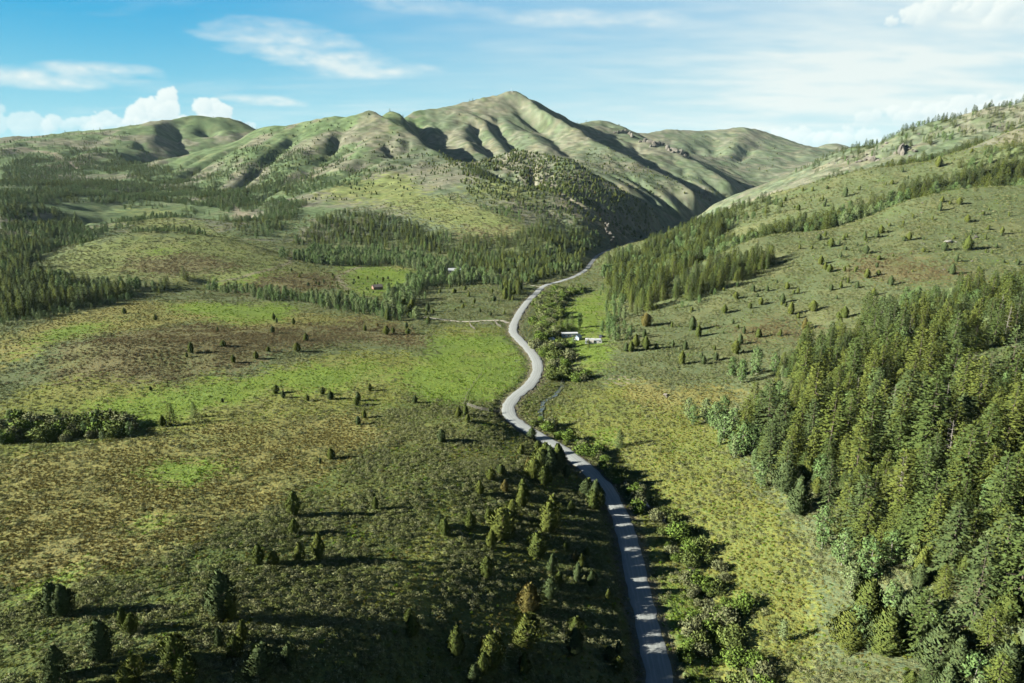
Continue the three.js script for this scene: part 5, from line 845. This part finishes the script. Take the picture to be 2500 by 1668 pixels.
motor('parked_car', PLACES.car, 'dark purple black car parked beside the travel trailer', 'car', 1.2, [[-2.2, 0.35], [2.2, 0.35], [2.25, 0.8], [1.9, 0.98], [-2.1, 1.02], [-2.25, 0.8]], [[-2.0, 1.0], [1.0, 0.98], [0.4, 1.6], [-1.8, 1.62]], 1.85, PAINT.dark, [-1.35, 1.4], 0.36);
{
  const c = motor('pickup_truck', PLACES.ranch_truck, 'white pickup truck by the willows near the mobile home', 'truck', 0.3, [[-2.7, 0.5], [2.6, 0.5], [2.65, 0.95], [2.3, 1.15], [-2.7, 1.15]], [[-0.6, 1.12], [1.5, 1.12], [0.9, 1.8], [-0.45, 1.82]], 1.9, PAINT.white, [-1.6, 1.75], 0.4);
  for (const s of [-1, 1]) part('bed_rail', box(1.9, 0.16, 0.1, -1.65, 1.14, s * 0.88), PAINT.white, c);
}
{
  const [x, y, z] = base(PLACES.shed, 2.4), c = thing('tool_shed', 'little grey shack with pale sloping roof among the willows', 'shed', null, x, y, z, 0.4);
  part('wall', box(3.2, 2.1, 2.4, 0, 0, 0), PAINT.grey, c);
  const g = box(3.8, 0.1, 3.1, 0, 0, 0); g.rotateX(0.16); g.translate(0, 2.3, 0); part('roof', g, PAINT.white, c);
  const d = part('door', box(0.9, 1.8, 0.06, 0.6, 0.02, 1.23), PAINT.wood, c); part('handle', box(0.06, 0.06, 0.06, 0.3, 0.9, 1.28), PAINT.chrome, d);
}
{
  const [x, y, z] = base(PLACES.picnic, 2), c = thing('gas_tank', 'white propane tank on short legs in the camp meadow', 'tank', null, x, y, z, 0.1);
  const g = new THREE.CapsuleGeometry(0.48, 1.8, 6, 16); g.rotateZ(Math.PI / 2); g.translate(0, 0.85, 0); part('tank_body', g, PAINT.white, c);
  for (const s of [-1, 1]) part('leg', box(0.2, 0.45, 0.6, s * 0.75, 0, 0), PAINT.grey, c);
  part('valve_dome', new THREE.CylinderGeometry(0.18, 0.2, 0.22, 12).translate(0, 1.4, 0), PAINT.grey, c);
}
// pole and board fences
function fence(name, label, line, rails, gap, height, material, category = 'fence') {
  const curve = trackLine(line), n = Math.max(2, Math.round(curve.getLength() / gap)), pts = curve.getSpacedPoints(n), p0 = pts[0], f = thing(name, label, category, null, p0.x, groundY(p0.x, p0.z), p0.z), rnd = rng(n * 7 + rails);
  const local = pts.map((p) => new THREE.Vector3(p.x - p0.x, groundY(p.x, p.z) - f.position.y, p.z - p0.z)), post = new THREE.CylinderGeometry(0.08, 0.1, height + 0.5, 7);
  local.forEach((p, k) => { const m = part('post', post, material, f); m.position.set(p.x, p.y + height / 2 - 0.1, p.z); m.rotation.set((rnd() - 0.5) * 0.12, 0, (rnd() - 0.5) * 0.12); if (k) for (let r = 0; r < rails; r++) { const a = local[k - 1], h = height * (0.28 + 0.66 * r / Math.max(1, rails - 1)) + (rnd() - 0.5) * 0.08, d = p.clone().sub(a), g = new THREE.CylinderGeometry(0.055, 0.065, d.length() + 0.2, 6); const q = part('rail', g, material, f); q.position.copy(a).addScaledVector(d, 0.5); q.position.y += h; q.quaternion.setFromUnitVectors(new THREE.Vector3(0, 1, 0), d.normalize()); } });
  return f;
}
fence('log_fence', 'weathered grey pole fence at the corner of the bright meadow', PLACES.log_fence, 4, 2.6, 1.5, PAINT.woodPale);
fence('corral_fence', 'grey corral fence of two short runs by the lane', PLACES.corral_a, 4, 2.2, 1.6, PAINT.woodPale);
fence('corral_fence', 'long grey corral fence along the gravel lane', PLACES.corral_b, 3, 2.6, 1.5, PAINT.woodPale);
fence('corral_fence', 'leaning grey corral fence where the lane meets the road', PLACES.corral_c, 4, 2.4, 1.6, PAINT.woodPale);
fence('pole_fence', 'low pole fence across the upper edge of the meadow', PLACES.pole_fence, 2, 3, 1.2, PAINT.wood);
fence('guard_rail', 'pale roadside rail between the road and the willows', PLACES.roadside_rail, 1, 2.5, 0.8, PAINT.cream, 'rail');
fence('wire_fence', 'thin line of fence posts crossing the bright meadow', PLACES.meadow_fence, 1, 5, 1.1, PAINT.wood);
// rocks: bodies cut by random planes, with cracked faces
function rockGeometry(seed, w, h, d, lean = 0.15) {
  const r = rng(seed), g = new THREE.IcosahedronGeometry(1, 4), p = g.attributes.position, cuts = [];
  for (let k = 0; k < 15; k++) { const u = r() * 2 - 1, a = r() * 6.283, s = Math.sqrt(1 - u * u); cuts.push([Math.cos(a) * s, u, Math.sin(a) * s, 0.52 + 0.34 * r()]); }
  for (let i = 0; i < p.count; i++) {
    let x = p.getX(i), y = p.getY(i), z = p.getZ(i);
    for (const [a, b, c, e] of cuts) { const t = x * a + y * b + z * c - e; if (t > 0) { x -= a * t * 0.92; y -= b * t * 0.92; z -= c * t * 0.92; } }
    const k = 1 + (noise(x * 4 + seed, y * 5 + z * 3) - 0.5) * 0.22 + (noise(x * 11 + y * 9, z * 11 + seed) - 0.5) * 0.1;
    p.setXYZ(i, (x * k + y * lean) * w / 2, y * k * h / 2 + h * 0.3, z * k * d / 2);
  }
  g.computeVertexNormals();
  return g;
}
const stone = [flat(0.046, 0.044, 0.038, 1), flat(0.037, 0.035, 0.031, 1), flat(0.054, 0.050, 0.043, 1)], pale = flat(0.075, 0.075, 0.07, 1);
function rock(name, label, group, place, parts, seed) {
  const [x, z] = place, c = thing(name, label, 'rock', group, x, groundY(x, z), z, seed);
  parts.forEach(([w, h, d, ox, oz], k) => { const m = part(k ? 'block' : 'main_block', rockGeometry(seed * 31 + k, w, h, d), stone[(seed + k) % 3], c); const a = Math.cos(seed), b = Math.sin(seed); m.position.set(ox, groundY(x + ox * a + oz * b, z - ox * b + oz * a) - c.position.y - 0.1 * h, oz); });
  return c;
}
rock('rock_outcrop', 'tallest pale rock outcrop jutting from the ridge forest', null, PLACES.rock_tall, [[24, 26, 13, 0, 0], [15, 19, 11, -15, 3], [11, 14, 9, 12, 5], [9, 10, 8, -26, 5], [13, 8, 9, 5, 9]], 1);
rock('rock_outcrop', 'lower jagged rock outcrop beside the tallest one on the ridge', null, PLACES.rock_mid, [[16, 13, 10, 0, 0], [12, 11, 8, -12, 2], [10, 8, 8, 10, 3], [8, 6, 7, -21, 4]], 2);
rock('rock_outcrop', 'small broken rock outcrop at the lower end of the ridge rocks', null, PLACES.rock_low, [[9, 7, 7, 0, 0], [7, 5, 5, -8, 2], [5, 4, 5, 7, 2]], 3);
{ const [x, z] = PLACES.slab, c = thing('rock_slab', 'flat white rock slab lying on the sage hillside', 'rock', null, x, groundY(x, z), z, 0.3); part('main_block', rockGeometry(71, 9, 2.2, 5), pale, c); part('block', rockGeometry(72, 3, 1.4, 2.4).translate(5.5, -0.3, 1), pale, c); }
rock('rock_slab', 'grey rock ledge just uphill of the white slab', null, PLACES.boulder2, [[5, 1.8, 3, 0, 0], [3, 1.2, 2, 4, 1], [2.4, 1, 2, -4, 1]], 4);
rock('boulder', 'lone pale boulder in the dry grass below the sage hillside', null, PLACES.boulder, [[2.6, 1.7, 2, 0, 0], [1.2, 0.8, 1, 2, 0.6]], 5);
rock('rock_pinnacle', 'dark rock pinnacle at the canyon mouth', null, PLACES.pinnacle, [[13, 30, 11, 0, 0], [9, 18, 9, 9, 3], [8, 12, 8, -9, 3]], 6);
PLACES.crag.forEach((p, k) => rock('cliff', 'pale cliff rib cresting the spur behind the canyon', 'cliff ribs on the far spur', p, [[34, 20, 16, 0, 0], [22, 26, 14, -18, 3], [20, 16, 12, 18, 4], [16, 12, 12, -34, 6], [18, 12, 12, 34, 6]], 10 + k));
PLACES.outcrop.forEach((p, k) => rock('rock_rib', 'brown rock rib on the bare slope above the road bend', 'rock ribs above the road bend', p, [[9, 9, 6, 0, 0], [6, 6, 5, 6, 2], [5, 7, 5, -5, 2]], 30 + k));
{
  const rnd = rng(404), spots = [];
  for (let k = 0; k < 400 && spots.length < 26; k++) { const a = rnd(), b = rnd(), x = mix(560, 760, a), z = mix(-1150, -1330, b) - (760 - x) * 0.5, y = groundY(x, z); if (inFrame(x, y, z, 0) && overGround(x, y + 2, z)) spots.push([x, z]); }
  for (let k = 0; k < 300 && spots.length < 44; k++) { const x = mix(250, 420, rnd()), z = mix(-430, -600, rnd()), y = groundY(x, z); if (inFrame(x, y, z, 0) && overGround(x, y + 1, z) && x > 0.45 * -z) spots.push([x, z]); }
  const forms = [0, 1, 2, 3].map((k) => rockGeometry(500 + k, 1, 0.8, 0.8));
  spots.forEach(([x, z], k) => { const far = z < -1000, s = far ? 3 + 6 * rnd() : 0.8 + 1.4 * rnd(), where = far ? 'on the stony ridge by the outcrops' : 'among the sage above the wood', t = thing('field_rock', (s > (far ? 6 : 1.6) ? 'large' : 'small') + ' weathered grey rock ' + where, 'rock', 'rocks ' + where, x, groundY(x, z) - 0.1 * s, z, rnd() * 6); part('main_block', forms[k % 4], stone[k % 3], t).scale.setScalar(s); });
}
// mast on the summit
{
  const [x, z] = PLACES.mast, c = thing('radio_mast', 'tiny radio mast on the mountain summit', 'mast', null, x, groundY(x, z), z);
  part('pole', new THREE.CylinderGeometry(0.25, 0.5, 14, 8).translate(0, 7, 0), PAINT.grey, c); part('hut', box(5, 3.2, 4, 4, -0.3, 0), PAINT.grey, c);
  for (const k of [9, 11.5]) part('antenna', box(2.4, 0.25, 0.3, 0, k, 0), PAINT.grey, c);
}
scene.fog = new THREE.FogExp2(0xbfe0ee, 0.000008);
renderer.render(scene, camera);
